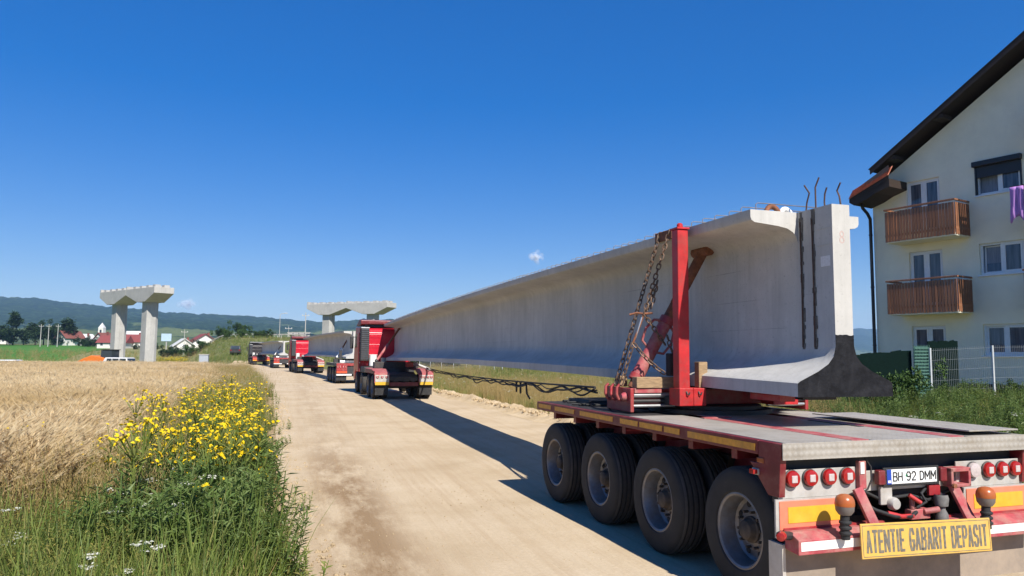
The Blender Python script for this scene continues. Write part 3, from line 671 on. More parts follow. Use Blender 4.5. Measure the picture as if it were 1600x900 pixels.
def make_girder(L, camber, detail, loc, rz, label):
    root = empty('concrete_girder', loc, rz); tag(root, label, 'girder', 'concrete girders on the convoy')
    gloft(L, .5, L, True, camber, 34).build('beam', M['girder'], root, 30)
    gloft(L, -.0, .5-.0, False, camber, 3).build('end_block', M['girder'], root, 30)
    cz = lambda y: 4*camber*(y/L)*(1-y/L)
    if not detail: return root
    # bitumen painted foot of the end face
    sec = [(x, z) for x, z in gsec(False)]; low = [p for p in sec if p[1] < .5 and p[0] < 0] 
    low = [(x-.002, z-.002) for x, z in low] + [(-.102,.575)]; rng = random.Random(3)
    top = [(-.102 + .204*k/8, .575 + rng.uniform(-.008,.008)) for k in range(1,8)]
    MB().prism(low + top + [(-x, z) for x, z in reversed(low)], 'y', -.004, -.0005).build('bitumen_coat', M['bitumen'], root)
    # starter bars in two rusty slots of the end block
    for y, in ((.445,), (.27,)):
        mb = MB(); rg = random.Random(int(y*100)); z = .44
        while z < GH:
            h = rg.uniform(.03,.10); w = rg.uniform(.010,.034); mb.box(-.104-rg.uniform(.0,.006), -.09, y-w, y+w*rg.uniform(.5,1.0), z, min(z+h*1.02, GH-.005)); z += h
        mb.build('slot', pm('rough_slot_concrete', (.085,.078,.07), .95, var=.6, scale=14, dirt=(.24,.22,.20), damt=.5, dscale=18, bump=.6, bscale=40), root)
        MB().tube([(-.112, y+.005, .46), (-.110, y, 1.0), (-.109, y+.008, GH-.1)], .008, 6).build('starter_bar', M['dark_rust'], root)
    for (x, y, pts) in ((-.06,.42,[(0,0,0),(.0,-.02,.11),(0,-.06,.20),(-.01,.0,.29)]), (-.06,.27,[(0,0,0),(.0,0,.14),(0,.0,.24),(.01,-.045,.33)]), (.05,.27,[(0,0,0),(0,.01,.10),(0,.0,.18),(0,-.03,.24)]), (.06,.06,[(0,0,0),(0,.02,.12),(0,.05,.18),(0,-.0,.25)])):
        MB().tube([(x+a, y+b, GH-.02+c) for a, b, c in pts], .0085, 6).build('starter_bar', M['dark_rust'], root)
    # formwork lips and a pasted data sheet
    for z, y0, y1 in ((1.60,.0,.24), (1.44,.0,.23), (.44,.235,.48)): MB().box(-.103,-.095,y0,y1,z-.005,z+.004).build('form_seam', M['girder'], root)
    MB().box(-.1025,-.1,.04,.17,1.23,1.33).build('data_sheet', pm('paper_sheet', (.62,.62,.63), .7, var=.1, scale=50), root)
    inst(text_mesh('painted_mark', '8', .055, .115, pm('faded_red_chalk', (.46,.33,.30), .9, var=.2, scale=40), .0004, .009), 'painted_mark', root, (.005,-.001,1.50))
    # stirrup loops standing out of the top face
    loop = MB(); loop.tube([(-.50,0,-.02), (-.50,0,.085), (-.48,0,.10), (.48,0,.10), (.50,0,.085), (.50,0,-.02)], .005, 5)
    lm = loop.mesh('stirrup_loop', M['rebar'], 60); y = .62
    while y < L-.3:
        inst(lm, 'stirrup_loop', root, (random.uniform(-.01,.01), y+random.uniform(-.015,.015), GH+cz(y)+random.uniform(-.012,.008)), random.gauss(0,.03)); y += .25
    # lifting eyes of bent pipe near the end
    for x, r, m in ((-.30, .075, 'rust'), (-.14, .06, 'white')):
        pts = [(x + r*math.cos(a), .62+.02*math.sin(a), GH-.01 + r*1.25*math.sin(a)) for a in np.linspace(0, math.pi, 12)]
        MB().tube(pts, .026, 10).build('lifting_eye', M[m], root, 50)
    MB().box(.14,.30,.58,.75,GH,GH+.05).build('bearing_pad', M['white'], root)
    return root
M['dark_rust'] = pm('dark_rebar', (.075,.042,.03), .8, var=.4, scale=20)
M['rebar'] = pm('stirrup_steel', (.13,.11,.10), .6, .4, var=.3, scale=8)
make_girder(31.6, .10, True, (4.961, 5.79, 1.605), -.0016, 'nearest concrete bridge girder with black painted end and rusty starter bars')

# ---------------------------------------------------------------- wheels
def wheel_meshes(rad, w, seg=56):
    h = w/2; g = .017; prof = [(rad*.575, h*.86), (rad*.62, h*.98), (rad*.78, h*1.0), (rad*.90, h*.97), (rad*.955, h*.90), (rad*.985, h*.78)]
    tread = []
    for c in (.56, .19, -.19, -.56):
        tread += [(rad, h*(c+.085)), (rad-g, h*(c+.06)), (rad-g, h*(c-.06)), (rad, h*(c-.085))]
    prof = prof + tread + [(r, -a) for r, a in reversed(prof)]
    ty = MB().lathe(prof, (0,0,0), (-1,0,0), seg).mesh('tyre', M['tyre'], 32)
    r0 = rad*.575
    rp = [(r0+.012, h*.82), (r0+.014, h*.90), (r0-.002, h*.93), (r0-.018, h*.86), (r0-.035, h*.5), (r0-.045, h*-.05), (r0-.07, h*-.18), (r0-.11, h*-.12), (.135, h*.05), (.115, h*.05), (0.001, h*.05)]
    rm = MB().lathe(rp, (0,0,0), (-1,0,0), seg)
    rmm = rm.mesh('rim', M['rim'], 35)
    hb = MB().lathe([(.11, h*.0), (.11, h*.18), (.095, h*.24), (.078, h*.55), (.06, h*.62), (.001, h*.62)], (0,0,0), (-1,0,0), 24)
    for k in range(10):
        a = 2*math.pi*k/10; hb.cyl((-h*.02, .15*math.cos(a), .15*math.sin(a)), (-h*.32, .15*math.cos(a), .15*math.sin(a)), .013, 6)
    hbm = hb.mesh('hub', M['hub'], 35)
    ho = MB()
    ho.lathe([(.032,0),(.026,.006),(.001,.008)], Vector((h*.115, .205, 0)), (-1,0,0), 10)
    return ty, rmm, hbm, ho.mesh('hand_hole', M['black'])
WH = wheel_meshes(.525, .30)
def add_wheel(parent, x, y, out, ms=WH, z=.521, steer=0, holes=True):
    """out=-1: dish faces left; +1 faces right"""
    w = empty('wheel', (x, y, z), (0 if out < 0 else math.pi) + steer, parent)
    a = random.uniform(0, 6.28)
    for me, nm in zip(ms[:3], ('tyre','rim','hub')):
        o = inst(me, nm, w); o.rotation_euler[0] = a
    for k in range(8 if holes else 0): inst(ms[3], 'hand_hole', w).rotation_euler[0] = a + math.pi*(k+.5)/4
    return w

# ---------------------------------------------------------------- near dolly
TROT = .041
D = empty('girder_dolly', (4.8716, 5.6013, 0), TROT)
tag(D, 'large red rear dolly with checker plate deck carrying the nearest girder', 'trailer', 'girder dollies of the convoy')
ZD = 1.312
for k in range(4):
    for x, o_ in ((-1.10,-1), (-.765,1), (.765,-1), (1.10,1)): add_wheel(D, x, 1.36*k, o_, steer=random.uniform(-.01,.01), holes=(x == -1.10))
    MB().cyl((-.9,1.36*k,.52), (.9,1.36*k,.52), .075, 14).box(-.62,.62,1.36*k-.11,1.36*k+.11,.44,.60).build('axle', M['dark'], D, 40)
    for x in (-.5,.5): MB().prism([(1.36*k-.32,.98),(1.36*k+.32,.98),(1.36*k+.12,.58),(1.36*k-.12,.58)], 'x', x-.09, x+.09).build('suspension_arm', M['dark'], D)
for x in (-.42,.42): MB().box(x-.09,x+.09,-.35,4.5,.86,1.245).build('chassis_beam', M['rail_red'], D, bevel=.01)
for y in np.arange(.1,4.5,.68): MB().box(-1.2,1.2,y-.04,y+.04,1.10,1.243).build('cross_member', M['rail_red'], D)
# side rails with amber tape
for s in (-1,1):
    MB().box(s*1.275-.03, s*1.275+.03, -.36, 4.60, 1.196, ZD-.004).build('side_rail', M['rail_red'], D, bevel=.006)
    MB().prism([(-.635,ZD-.006),(-.362,ZD-.006),(-.362,1.13),(-.25,1.13),(-.47,.90),(-.60,.90)] if s < 0 else [(-.635,ZD-.006),(-.362,ZD-.006),(-.362,1.13),(-.25,1.13),(-.47,.90),(-.60,.90)], 'x', s*1.275-.028, s*1.275+.028).build('corner_plate', M['rail_red'], D, bevel=.005)
    for y0, y1 in ((4.06,4.52),(3.28,3.92),(2.20,3.10),(1.62,2.02),(1.12,1.58),(.80,1.08),(-.52,.66)):
        MB().box(s*1.309-.0012, s*1.309+.0012, y0, y1, 1.228, 1.282).build('reflective_strip', M['tape_amber'], D) if y0 > -.5 else MB().box(s*1.309-.0012, s*1.309+.0012, -.33, y1, 1.222, 1.278).build('reflective_strip', M['tape_amber'], D)
    MB().box(s*1.309-.004, s*1.309+.018, -.43,-.35,1.135,1.175).build('side_marker', M['amber'], D, bevel=.006)
    lm = MB().box(s*1.31-.005, s*1.31+.05, -.37,-.29,1.035,1.085).build('marker_lamp', M['galv'], D, bevel=.006)
    MB().box(s*1.335-.02, s*1.335+.028, -.36,-.31,1.045,1.078).build('lens', M['lens_red'], lm)
# front cross rail
MB().box(-1.244,1.244,4.54,4.60,1.2,ZD-.006).build('front_rail', M['rail_red'], D, bevel=.006)
# deck plates
def plate(x0,x1,y0,y1,z=ZD,mat='checker',name='deck_plate'): return MB().box(x0,x1,y0,y1,z-.008,z).build(name, M[mat], D, bevel=.002)
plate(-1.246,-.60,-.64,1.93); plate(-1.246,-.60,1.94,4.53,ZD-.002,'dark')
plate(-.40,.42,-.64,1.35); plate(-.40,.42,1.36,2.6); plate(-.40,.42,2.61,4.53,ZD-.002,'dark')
plate(.62,1.246,-.64,1.93); plate(.62,1.246,1.94,4.53)
for x0, x1 in ((-.60,-.40),(.42,.62)):
    MB().box(x0+.003,x1-.003,-.635,4.5,ZD-.06,ZD-.045).build('channel_floor', M['rail_red'], D)
    MB().box(x0+.004,x1-.02,-.60,1.45,ZD-.03,ZD+.003).build('channel_cover', M['pink_red'], D, bevel=.004)
MB().box(-.62,-.28,1.43,1.50,ZD+.001,ZD+.012).build('channel_stop', M['pink_red'], D)
MB().box(.34,.40,.3,1.0,ZD+.001,ZD+.006).build('deck_slot', M['dark'], D)
# hinged ramp lifted a little on the right
MB().box(.66,1.23,-.60,1.3,0,.012).build('lifted_plate', M['checker'], D, loc=(0,0,ZD+.035), bevel=.002)
# rear lip
MB().box(-1.30,1.30,-.652,-.641,1.185,ZD+.002).build('rear_lip', M['checker'], D, bevel=.003)
MB().box(-1.24,1.24,-.50,-.44,.84,1.19).build('rear_crossbeam', M['dark'], D)
# light boards
MB().box(-1.285,-.46,-.575,-.56,.885,1.10).build('light_board', M['galv'], D, bevel=.004)
MB().box(-.46,.52,-.56,-.548,.90,1.06).build('light_board', M['galv'], D, bevel=.004)
MB().box(.52,1.285,-.575,-.56,.885,1.10).build('light_board', M['galv'], D, bevel=.004)
def lamp(x, z, kind='red'):
    body = MB().lathe([(.05,0),(.062,.004),(.064,.022),(.058,.038),(.03,.044),(.001,.045)], (x,-.576,z), (0,-1,0), 20).build('tail_lamp', M['lens_red' if kind == 'red' else 'lens_white'], D, 35)
    MB().lathe([(.066,0),(.07,.004),(.07,.012),(.063,.016)], (x,-.576,z), (0,-1,0), 20).build('bezel', M['dark'], body, 35)
    if kind == 'red':
        MB().box(x-.026,x+.026,-.624,-.615,z-.028,z+.028).build('lens', M['lens_white'], body, bevel=.006)
for x in (-1.17,-1.0,-.82,-.64): lamp(x, 1.035)
lamp(.70, 1.025, 'white')
for x in (.87,1.03,1.18): lamp(x, 1.02)
# electric box with cable
eb = MB().box(-.545,-.475,-.62,-.576,.93,1.15).build('socket_box', M['pink_red'], D, bevel=.008)
MB().box(-.538,-.500,-.6255,-.6195,1.05,1.14).build('label', M['tape_white'], eb)
MB().tube([(-.47,-.60,1.17),(-.43,-.62,1.10),(-.44,-.63,1.0),(-.48,-.63,.93),(-.53,-.62,.90),(-.55,-.60,.93)], .007, 6).build('cable', M['black'], eb, 60)
# number plate
npl = MB().box(-.30,.285,-.615,-.60,.935,1.085).build('number_plate', M['black'], D, bevel=.004)
MB().box(-.27,.255,-.619,-.615,.955,1.070).build('plate_face', pm('plate_white', (.72,.72,.70), .4, var=.05, dirt=(.5,.45,.38), damt=.25), npl)
MB().box(-.27,-.225,-.6215,-.619,.955,1.070).build('country_band', M['blue_band'], npl)
MB().box(-.262,-.232,-.6225,-.6215,.965,.985).build('country_letter', M['tape_white'], npl)
inst(text_mesh('registration', 'BH 92 DMM', .455, .076, M['ink'], .001, .0095, .42), 'registration', npl, (.018,-.621,1.012))
MB().lathe([(.012,0),(.011,.002),(.001,.002)], (-.065,-.619,1.018), (0,-1,0), 10).build('stamp', pm('green_seal', (.02,.28,.12), .5), npl)
for x in (-.335,.315): MB().box(x-.035,x+.035,-.64,-.585,.955,1.07).build('plate_lamp', M['rail_red'], D, bevel=.01)
# towing jaw right of the plate
tj = MB().box(.37,.395,-.66,-.57,.91,1.06).box(.56,.585,-.66,-.57,.91,1.06).box(.37,.585,-.66,-.57,.905,.93).box(.37,.585,-.66,-.57,1.03,1.062).build('tow_bracket', M['pink_red'], D, bevel=.005)
MB().lathe([(.02,0),(.02,.02),(.001,.021)], (.385,-.662,.92), (0,-1,0), 8).build('bolt', M['rust'], tj)
# reflector panels
for x0, x1 in ((-1.30,-.66),(.60,1.30)):
    rp = MB().box(x0,x1,-.60,-.592,.655,.872).build('reflector_panel', M['orange'], D, bevel=.004)
    MB().box(x0+.075,x1-(.02 if x0 < 0 else .06),-.604,-.60,.705,.825).build('reflective_field', M['yellow'], rp)
    MB().box(x0-.03,x1,-.592,-.575,.60,.885).build('backing_plate', M['galv'], rp)
# bumper steps
for x0, x1 in ((-1.26,-.30),(.30,1.26)):
    bp = MB().prism([(-.60,.655),(-.60,.52),(-.755,.505),(-.755,.615),(-.66,.655)], 'x', x0, x1).build('bumper_step', M['pink_red'], D, bevel=.006)
    MB().box(x0+.02,x1-.02,-.7585,-.755,.535,.60).build('reflective_strip', M['tape_white'], bp)
    MB().box(x0-.01 if x0 < 0 else x0, x1,-.61,-.57,.62,.672).build('upper_rail', M['red'], bp)
br = MB().tube([(-1.22,-.58,.60),(-1.26,-.66,.63),(-1.40,-.72,.655)], .032, 8).build('marker_arm', M['dark'], D, 40)
MB().lathe([(.034,0),(.036,.02),(.03,.05),(.001,.055)], (-1.39,-.735,.655), (-.8,-.6,0), 14).build('lens', M['lens_red'], br, 40)
# mud flaps / tarp skirt
MB().box(-1.25,1.25,-.59,-.58,.14,.56).build('mud_flap', M['flap'], D)
MB().prism([(-.60,.55),(-.60,.18),(-.50,.10),(-.44,.10),(-.44,.55)], 'x', -1.285, -1.255).build('flap_bracket', M['galv'], D)
# struts, coupling and hoses in the centre gap
for x, dx in ((-.575,.085),(.41,.09)):
    MB().bar((x,-.62,.94),(x+dx,-.74,.60),.085,.03,(0,1,0)).build('strut', M['pink_red'], D, bevel=.004)
MB().box(-.32,-.20,-.60,-.57,.79,.935).build('bracket', M['galv'], D, bevel=.006)
MB().lathe([(.052,0),(.052,.03),(.04,.05),(.001,.052)], (-.21,-.60,.80), (0,-1,0), 16).build('pivot_cap', M['galv'], D, 40)
MB().box(.19,.31,-.60,-.575,.84,.925).build('hose_bracket', M['red'], D, bevel=.004)
vb = MB().box(-.03,.17,-.62,-.55,.66,.74).cyl((-.0,-.6,.74),(-.0,-.6,.83),.022,8).cyl((.1,-.62,.72),(.22,-.66,.74),.025,8).build('valve_block', M['pink_red'], D, 40, bevel=.006)
for pts, m_, r_ in (([(-.50,-.55,.83),(-.40,-.62,.76),(-.25,-.66,.71),(-.08,-.66,.70),(.02,-.62,.72)],'black',.016), ([(-.30,-.64,.735),(-.18,-.66,.705),(-.05,-.65,.70)],'hose_red',.019), ([(-.45,-.55,.9),(-.3,-.57,.83),(0,-.58,.85),(.2,-.57,.80),(.45,-.55,.86)],'black',.014), ([(.05,-.6,.75),(.12,-.63,.80),(.1,-.6,.86),(.2,-.56,.9)],'black',.012), ([(-.05,-.62,.86),(.03,-.66,.80)],'hose_red',.017), ([(-.55,-.6,.88),(-.52,-.63,.82),(-.49,-.63,.75),(-.5,-.62,.69)],'black',.012)):
    MB().tube(pts, r_, 8).build('hose', M[m_], D, 60)
hk = MB().lathe([(.05,0),(.058,.03),(.05,.09),(.03,.10),(.03,.12),(.05,.16),(.05,.22),(.001,.22)], (.28,-.63,.85), (0,0,-1), 14).build('air_coupling', pm('grey_rubber_cap', (.13,.125,.12), .8, var=.3, scale=20), D, 40)
# beacons
def beacon(x, y, z):
    st = MB().tube([(x,y,z-.26),(x-.008,y,z-.16),(x,y,z-.075)], .034, 12).build('beacon', M['black'], D, 50)
    for dz_ in (-.23,-.19,-.15): MB().lathe([(.036,0),(.046,.008),(.046,.02),(.036,.028)], (x,y,z+dz_), (0,0,1), 14).build('rubber_ring', M['black'], st, 40)
    MB().lathe([(.001,-.08),(.045,-.08),(.066,-.05),(.070,-.012)], (x,y,z), (0,0,1), 22).build('base', pm('dusty_grey_base', (.14,.12,.11), .6), st, 50)
    MB().lathe([(.071,-.014),(.073,.0),(.069,.032),(.056,.056),(.031,.070),(.001,.075)], (x,y,z), (0,0,1), 22).build('dome', M['amber'], st, 60)
beacon(-.868,-.80,.87); beacon(.565,-.80,.855)
# warning board
wb = MB().box(-.645,.645,-.006,.006,-.128,.128).build('warning_board', M['sign_yellow'], D, bevel=.004)
wb.location = (-.105,-.835,.575); wb.rotation_euler = (R(-4), R(1.2), R(-1.0))
inst(text_mesh('lettering', 'ATENTIE GABARIT DEPASIT', 1.205, .172, M['letter_grey'], .001, .0205, .66), 'lettering', wb, (0,-.0068,-.004))
for a, b in (((-.63,-.113),(.63,-.113)), ((-.63,.113),(.63,.113)), ((-.63,-.113),(-.63,.113)), ((.63,-.113),(.63,.113))):
    MB().bar((a[0],-.0066,a[1]),(b[0],-.0066,b[1]),.002,.004,(0,0,1) if a[1] == b[1] else (1,0,0)).build('border_line', M['letter_grey'], wb)
# turntable, bolster and posts (square to the girder)
TT = empty('bolster', (0.10,2.42,0), -TROT, D)
MB().lathe([(.001,1.312),(.72,1.312),(.72,1.36),(.60,1.36),(.60,1.40),(.001,1.40)], (0,0,0), (0,0,1), 40).build('turntable', M['dark'], TT, 40)
bo = MB().box(-1.14,1.14,-.22,.30,1.405,1.585).build('cross_beam', M['red'], TT, bevel=.01)
for x in (-.3,.3): MB().box(x-.2,x+.2,-.24,.32,1.586,1.604).build('saddle_pad', M['black'], TT)
MB().box(-.28,-.10,-1.75,-1.25,1.53,1.60).build('saddle_wing', M['red'], TT, bevel=.01)
MB().box(-.05,.34,-1.8,-1.4,1.55,1.60).build('saddle_plate', M['dark'], TT)
for s in (-1,1):
    ep = MB().box(s*1.165-.022,s*1.165+.022,-.30,.36,1.33,1.60).build('end_plate', M['red'], TT, bevel=.008)
    for y in (-.02,.14,.30) if s < 0 else (0,.2):
        MB().tube([(s*1.19,y,1.63),(s*1.225,y,1.60),(s*1.235,y-.01,1.52),(s*1.22,y-.03,1.465),(s*1.19,y-.03,1.45)], .018, 8).build('hook', M['red'], ep, 50)
    MB().lathe([(.05,0),(.05,.03),(.03,.06),(.001,.062)], (s*1.187,-.18,1.50), (s,0,0), 12).build('boss', M['pink_red'], ep, 40)
    for z in (1.40,1.455,1.52): MB().cyl((s*1.14,-.27,z),(s*.62,-.27,z),.019 if z != 1.52 else .03,10).build('slide_rod', M['steel'] if z != 1.455 else M['dark'], TT, 40)
    MB().box(min(s*1.14,s*.8),max(s*1.14,s*.8),-.31,-.21,1.545,1.60).build('slide_cap', M['pink_red'], TT, bevel=.006)
    # post in its socket
    x0, x1 = (-.755,-.605) if s < 0 else (.605,.755)
    so = MB().box(x0-.012,x1+.012,-.66,-.42,1.42,1.615).build('post_socket', M['post_red'], TT, bevel=.008)
    MB().box(x1+.014 if s < 0 else x0-.17,x1+.17 if s < 0 else x0-.014,-.66,-.42,1.42,1.615).build('side_socket', M['post_red'], so, bevel=.008)
    MB().box(x0-.005,x1+.1,-.42,-.2,1.42,1.5).build('socket_arm', M['dark'], so)
    for xx in (x0+.09, x1+.09 if s < 0 else x0-.09): MB().tube([(xx-.02,-.665,1.58),(xx-.015,-.68,1.55),(xx,-.685,1.545),(xx+.012,-.68,1.57)], .008, 6).build('pin', M['dark'], so)
    po = MB().box(x0+.008,x1-.008,-.62,-.48,1.60,3.40).build('post', M['post_red'], TT, bevel=.01)
    MB().prism([(-.635,3.40),(-.465,3.40),(-.465,3.42),(-.635,3.42)], 'x', x0-.002, x1+.002).build('cap_plate', M['post_red'], po)
    MB().lathe([(.035,0),(.035,.04),(.02,.055),(.001,.055)], (x0+.07,-.56,3.42), (0,0,1), 12).build('cap_knob', M['post_red'], po, 40)
# hoses and lines lying on the shaded deck
rg = random.Random(5)
for k in range(7):
    y = rg.uniform(2.9,4.4); pts = [(-1.15+.3*i+rg.uniform(-.1,.1), y+rg.uniform(-.25,.25), ZD+.02) for i in range(8)]
    MB().tube(pts, rg.uniform(.01,.018), 6).build('hose', M['black'], D, 60)
MB().box(-.95,-.2,3.6,4.3,ZD+.001,ZD+.06).build('tool_tray', M['dark'], D, bevel=.01)

# ---------------------------------------------------------------- lashing gear on the near dolly
def link_mesh(L=.078, W=.044, r=.0082):
    a = L/2-W/2; pts = [(W/2*math.sin(t), 0, a + W/2*math.cos(t)) for t in np.linspace(-math.pi/2, math.pi/2, 6)] + [(W/2*math.sin(t), 0, -a + W/2*math.cos(t)) for t in np.linspace(math.pi/2, 3*math.pi/2, 6)]
    pts = [pts[i] for i in range(len(pts))]; pts.append(pts[0]); return MB().tube(pts, r, 5, False)
LINK = link_mesh()
def chain_mb(mb, a, b, sag=.0):
    a, b = Vector(a), Vector(b); n = max(2, int((b-a).length/.061)); prev = None
    for k in range(n):
        t0, t1 = k/n, (k+1)/n; f = lambda t: a.lerp(b, t) - Vector((0,0,1))*sag*4*t*(1-t)
        p0, p1 = f(t0), f(t1); d = (p1-p0).normalized(); q = d.to_track_quat('Z', 'Y').to_matrix() @ Matrix.Rotation(math.pi/2*(k % 2)+.5, 3, 'Z'); c = (p0+p1)/2
        mb.add([c + q @ Vector(v) for v in LINK.v], LINK.f)
    return mb
ch = chain_mb(MB(), (3.685,8.12,1.63), (4.285,8.12,3.47)); ch = chain_mb(ch, (4.285,8.12,3.47), (4.6,8.1,3.50))
tag(ch.build('lashing_chain', M['chain'], smooth=60), 'long rusty chain running unbroken from bolster hook to top of girder', 'chain', 'lashing chains')
cb = empty('lashing_chain', (0,0,0)); tag(cb, 'rusty chain tightened by a binder beside the leaning prop', 'chain', 'lashing chains')
mid1, mid2 = (3.96,7.92,2.46), (3.83,7.95,2.12)
for a, b, sg_, nm in (((4.29,7.88,3.47),mid1,0,'upper_chain'), ((3.685,7.97,1.63),mid2,0,'lower_chain'), ((4.29,7.88,3.47),(4.6,7.9,3.50),0,'upper_chain'), ((4.13,7.90,2.86),(4.02,7.86,2.52),0,'doubled_chain'), ((4.10,7.88,2.80),(4.0,7.93,2.50),0,'doubled_chain'), (mid1,(4.20,7.86,2.10),0,'slack_chain'), (mid2,(4.08,7.66,1.77),.03,'slack_chain')):
    chain_mb(MB(), a, b, sg_).build(nm, M['chain'], cb, 60)
MB().tube([mid1, (3.90,7.93,2.30), mid2], .014, 8).build('binder', M['rust'], cb, 60)
MB().tube([(3.80,7.98,2.45),(3.88,7.94,2.47),mid1,(4.05,7.88,2.47)], .013, 8).build('binder_lever', M['rust'], cb, 60)
MB().tube([(3.93,7.92,2.42),(3.89,7.92,2.3),(3.86,7.94,2.18)], .009, 6).build('binder_screw', M['steel'], cb, 60)
cp_ = MB().prism([(4.275,3.36),(4.275,3.475),(4.46,3.50),(4.46,3.47),(4.305,3.445),(4.305,3.36)], 'y', 7.82, 8.24).build('corner_protector', M['rust'], bevel=.006)
tag(cp_, 'rusty corner protector under the chains on the girder flange edge', 'protector')
pr_ = empty('screw_prop', (0,0,0)); tag(pr_, 'thick telescopic red prop leaning from bolster against the nearest girder', 'prop', 'telescopic props')
A, Bp = Vector((3.90,8.02,1.70)), Vector((4.77,7.96,3.22)); ax = (Bp-A).normalized()
MB().tube([A, A+ax*.78], .078, 18).build('outer_tube', M['pink_red'], pr_, 50)
MB().tube([A-ax*.02, A+ax*.05], .088, 18).build('collar', M['red'], pr_, 50)
MB().tube([A-ax*.12, A], .05, 12).build('foot', M['rust'], pr_, 50)
MB().tube([A+ax*.78, Bp], .062, 16).build('inner_tube', M['rust'], pr_, 50)
MB().tube([A+ax*.74, A+ax*.83], .09, 18).build('thread_collar', M['red'], pr_, 50)
MB().tube([Bp+Vector((0,-.17,.02)), Bp+Vector((0,.17,.02))], .065, 16).build('head', M['rust'], pr_, 50)
side = ax.cross(Vector((0,1,0))).normalized()
for sg, y in ((1,-.03),(-1,-.03)):
    c0, c1 = A+ax*.40, A+ax*.76
    MB().tube([c0+side*sg*.075, c0+side*sg*.16+ax*.03, c0.lerp(c1,.5)+side*sg*.19, c1+side*sg*.15-ax*.04, c1+side*sg*.075], .016, 8).build('handle', M['pink_red'], pr_, 60)
MB().bar(A+ax*1.05+Vector((-.07,-.02,.0)), A+ax*1.28+Vector((-.07,-.02,0)), .03,.03).build('stop_lug', M['rust'], pr_)
tb = MB().box(-.33,.33,-.06,.06,-.062,.062).build('timber_block', M['wood'], loc=(4.08,7.76,1.665), rz=.02, bevel=.006); tag(tb, 'squared raw timber lying across the bolster rods', 'timber', 'timber packing')
tb = MB().box(-.05,.05,-.06,.06,-.062,.062).build('timber_block', M['wood'], loc=(3.80,8.22,1.665), rz=.2, bevel=.008); tag(tb, 'short rust stained wooden chock beside the chain hooks', 'timber', 'timber packing')
tb = MB().box(-.055,.055,-.05,.05,-.145,.145).build('timber_block', M['wood'], loc=(4.455,7.50,1.76), bevel=.006); tag(tb, 'upright plank in the socket right of the red post', 'timber', 'timber packing')
w_ = empty('rubber_weight', (4.22,7.72,1.60)); tag(w_, 'black rubber block hanging on a short chain under the prop', 'weight')
MB().box(-.065,.065,-.05,.05,.14,.40).build('block', M['black'], w_, bevel=.01)
chain_mb(MB(), (0,0,.40), (-.02,.1,.62)).build('hanger', M['chain'], w_, 60)
# air and electric lines slung along under the girder
hn = empty('supply_lines', (0,0,0)); tag(hn, 'tangled black air lines slung from the dolly to the red truck', 'cables')
Pa, Pb = Vector((3.75,8.9,1.56)), Vector((5.75,33.0,1.36))
line = lambda t: Pa.lerp(Pb, t) - Vector((0,0,1))*.10*4*t*(1-t)
TS = np.concatenate([np.linspace(0,.3,60), np.linspace(.3,1,60)[1:]])
MB().tube([line(t) for t in TS], .014, 6).build('carrier_rope', M['black'], hn, 60)
for k, (amp, fr, r) in enumerate(((.11,9,.013),(.07,15,.010),(.15,6,.014))):
    pts = [line(t) + Vector((.03*math.sin(40*t+k), 0, -.015-abs(math.sin(fr*3.14*(t**.8)+k))*amp*(.4+.6*abs(mnoise.noise(Vector((t*14,k,0)))*2)))) for t in TS]
    MB().tube(pts, r, 6).build('air_line', M['black'], hn, 60)
for t0 in (.19,.205):
    c = line(t0); r = random.uniform(.10,.15)
    MB().tube([c + Vector((.02*k*.2, .35*r*math.cos(a)*1.6, -r*.9 + r*math.sin(a)*.95)) for k, a in enumerate(np.linspace(.5*math.pi, 2.45*math.pi, 16))], .013, 6).build('cable_coil', M['black'], hn, 60)
MB().tube([line(.165), line(.165)+Vector((0,-.05,-.2)), line(.16)+Vector((0,-.12,-.28))], .018, 6).build('loose_end', M['black'], hn, 60)
# ---------------------------------------------------------------- trucks and far dollies
def cabmat(name, col): return pm(name, col, .3, var=.06, scale=3, dirt=(.30,.22,.17), damt=.2, coat=.1)
M['cab_red'] = cabmat('red_cab_paint', (.50,.012,.03)); M['cab_dark'] = cabmat('dark_cab_paint', (.035,.03,.03)); M['cab_white'] = cabmat('white_cab_paint', (.66,.66,.66))
WT = wheel_meshes(.52, .30, 28)
M['lamp_orange'] = pm('red_orange_reflector', (.60,.085,.03), .4, var=.15, scale=9)
def tail(parent, x0, x1, y, z0, z1, n, panel='galv', yel='yellow'):
    """rear corner: light panel with lamps over a reflective plate"""
    b = MB().box(x0,x1,y-.02,y,z0,z1).build('light_panel', M[panel], parent, bevel=.005)
    for k in range(n):
        x = x0 + (x1-x0)*(k+.5)/n; r = min(.055, (x1-x0)/n*.42)
        l = MB().lathe([(r,0),(r,.02),(r*.6,.03),(.001,.03)], (x,y-.02,z1-.085), (0,-1,0), 12).build('tail_lamp', M['lens_red'], b, 40)
        MB().lathe([(r*.5,.031),(r*.4,.036),(.001,.036)], (x,y-.02,z1-.085), (0,-1,0), 8).build('lens', M['lens_white'], l)
    MB().box(x0,x1,y-.03,y-.021,z0-.13,z0-.004).build('reflective_plate', M[yel], b)
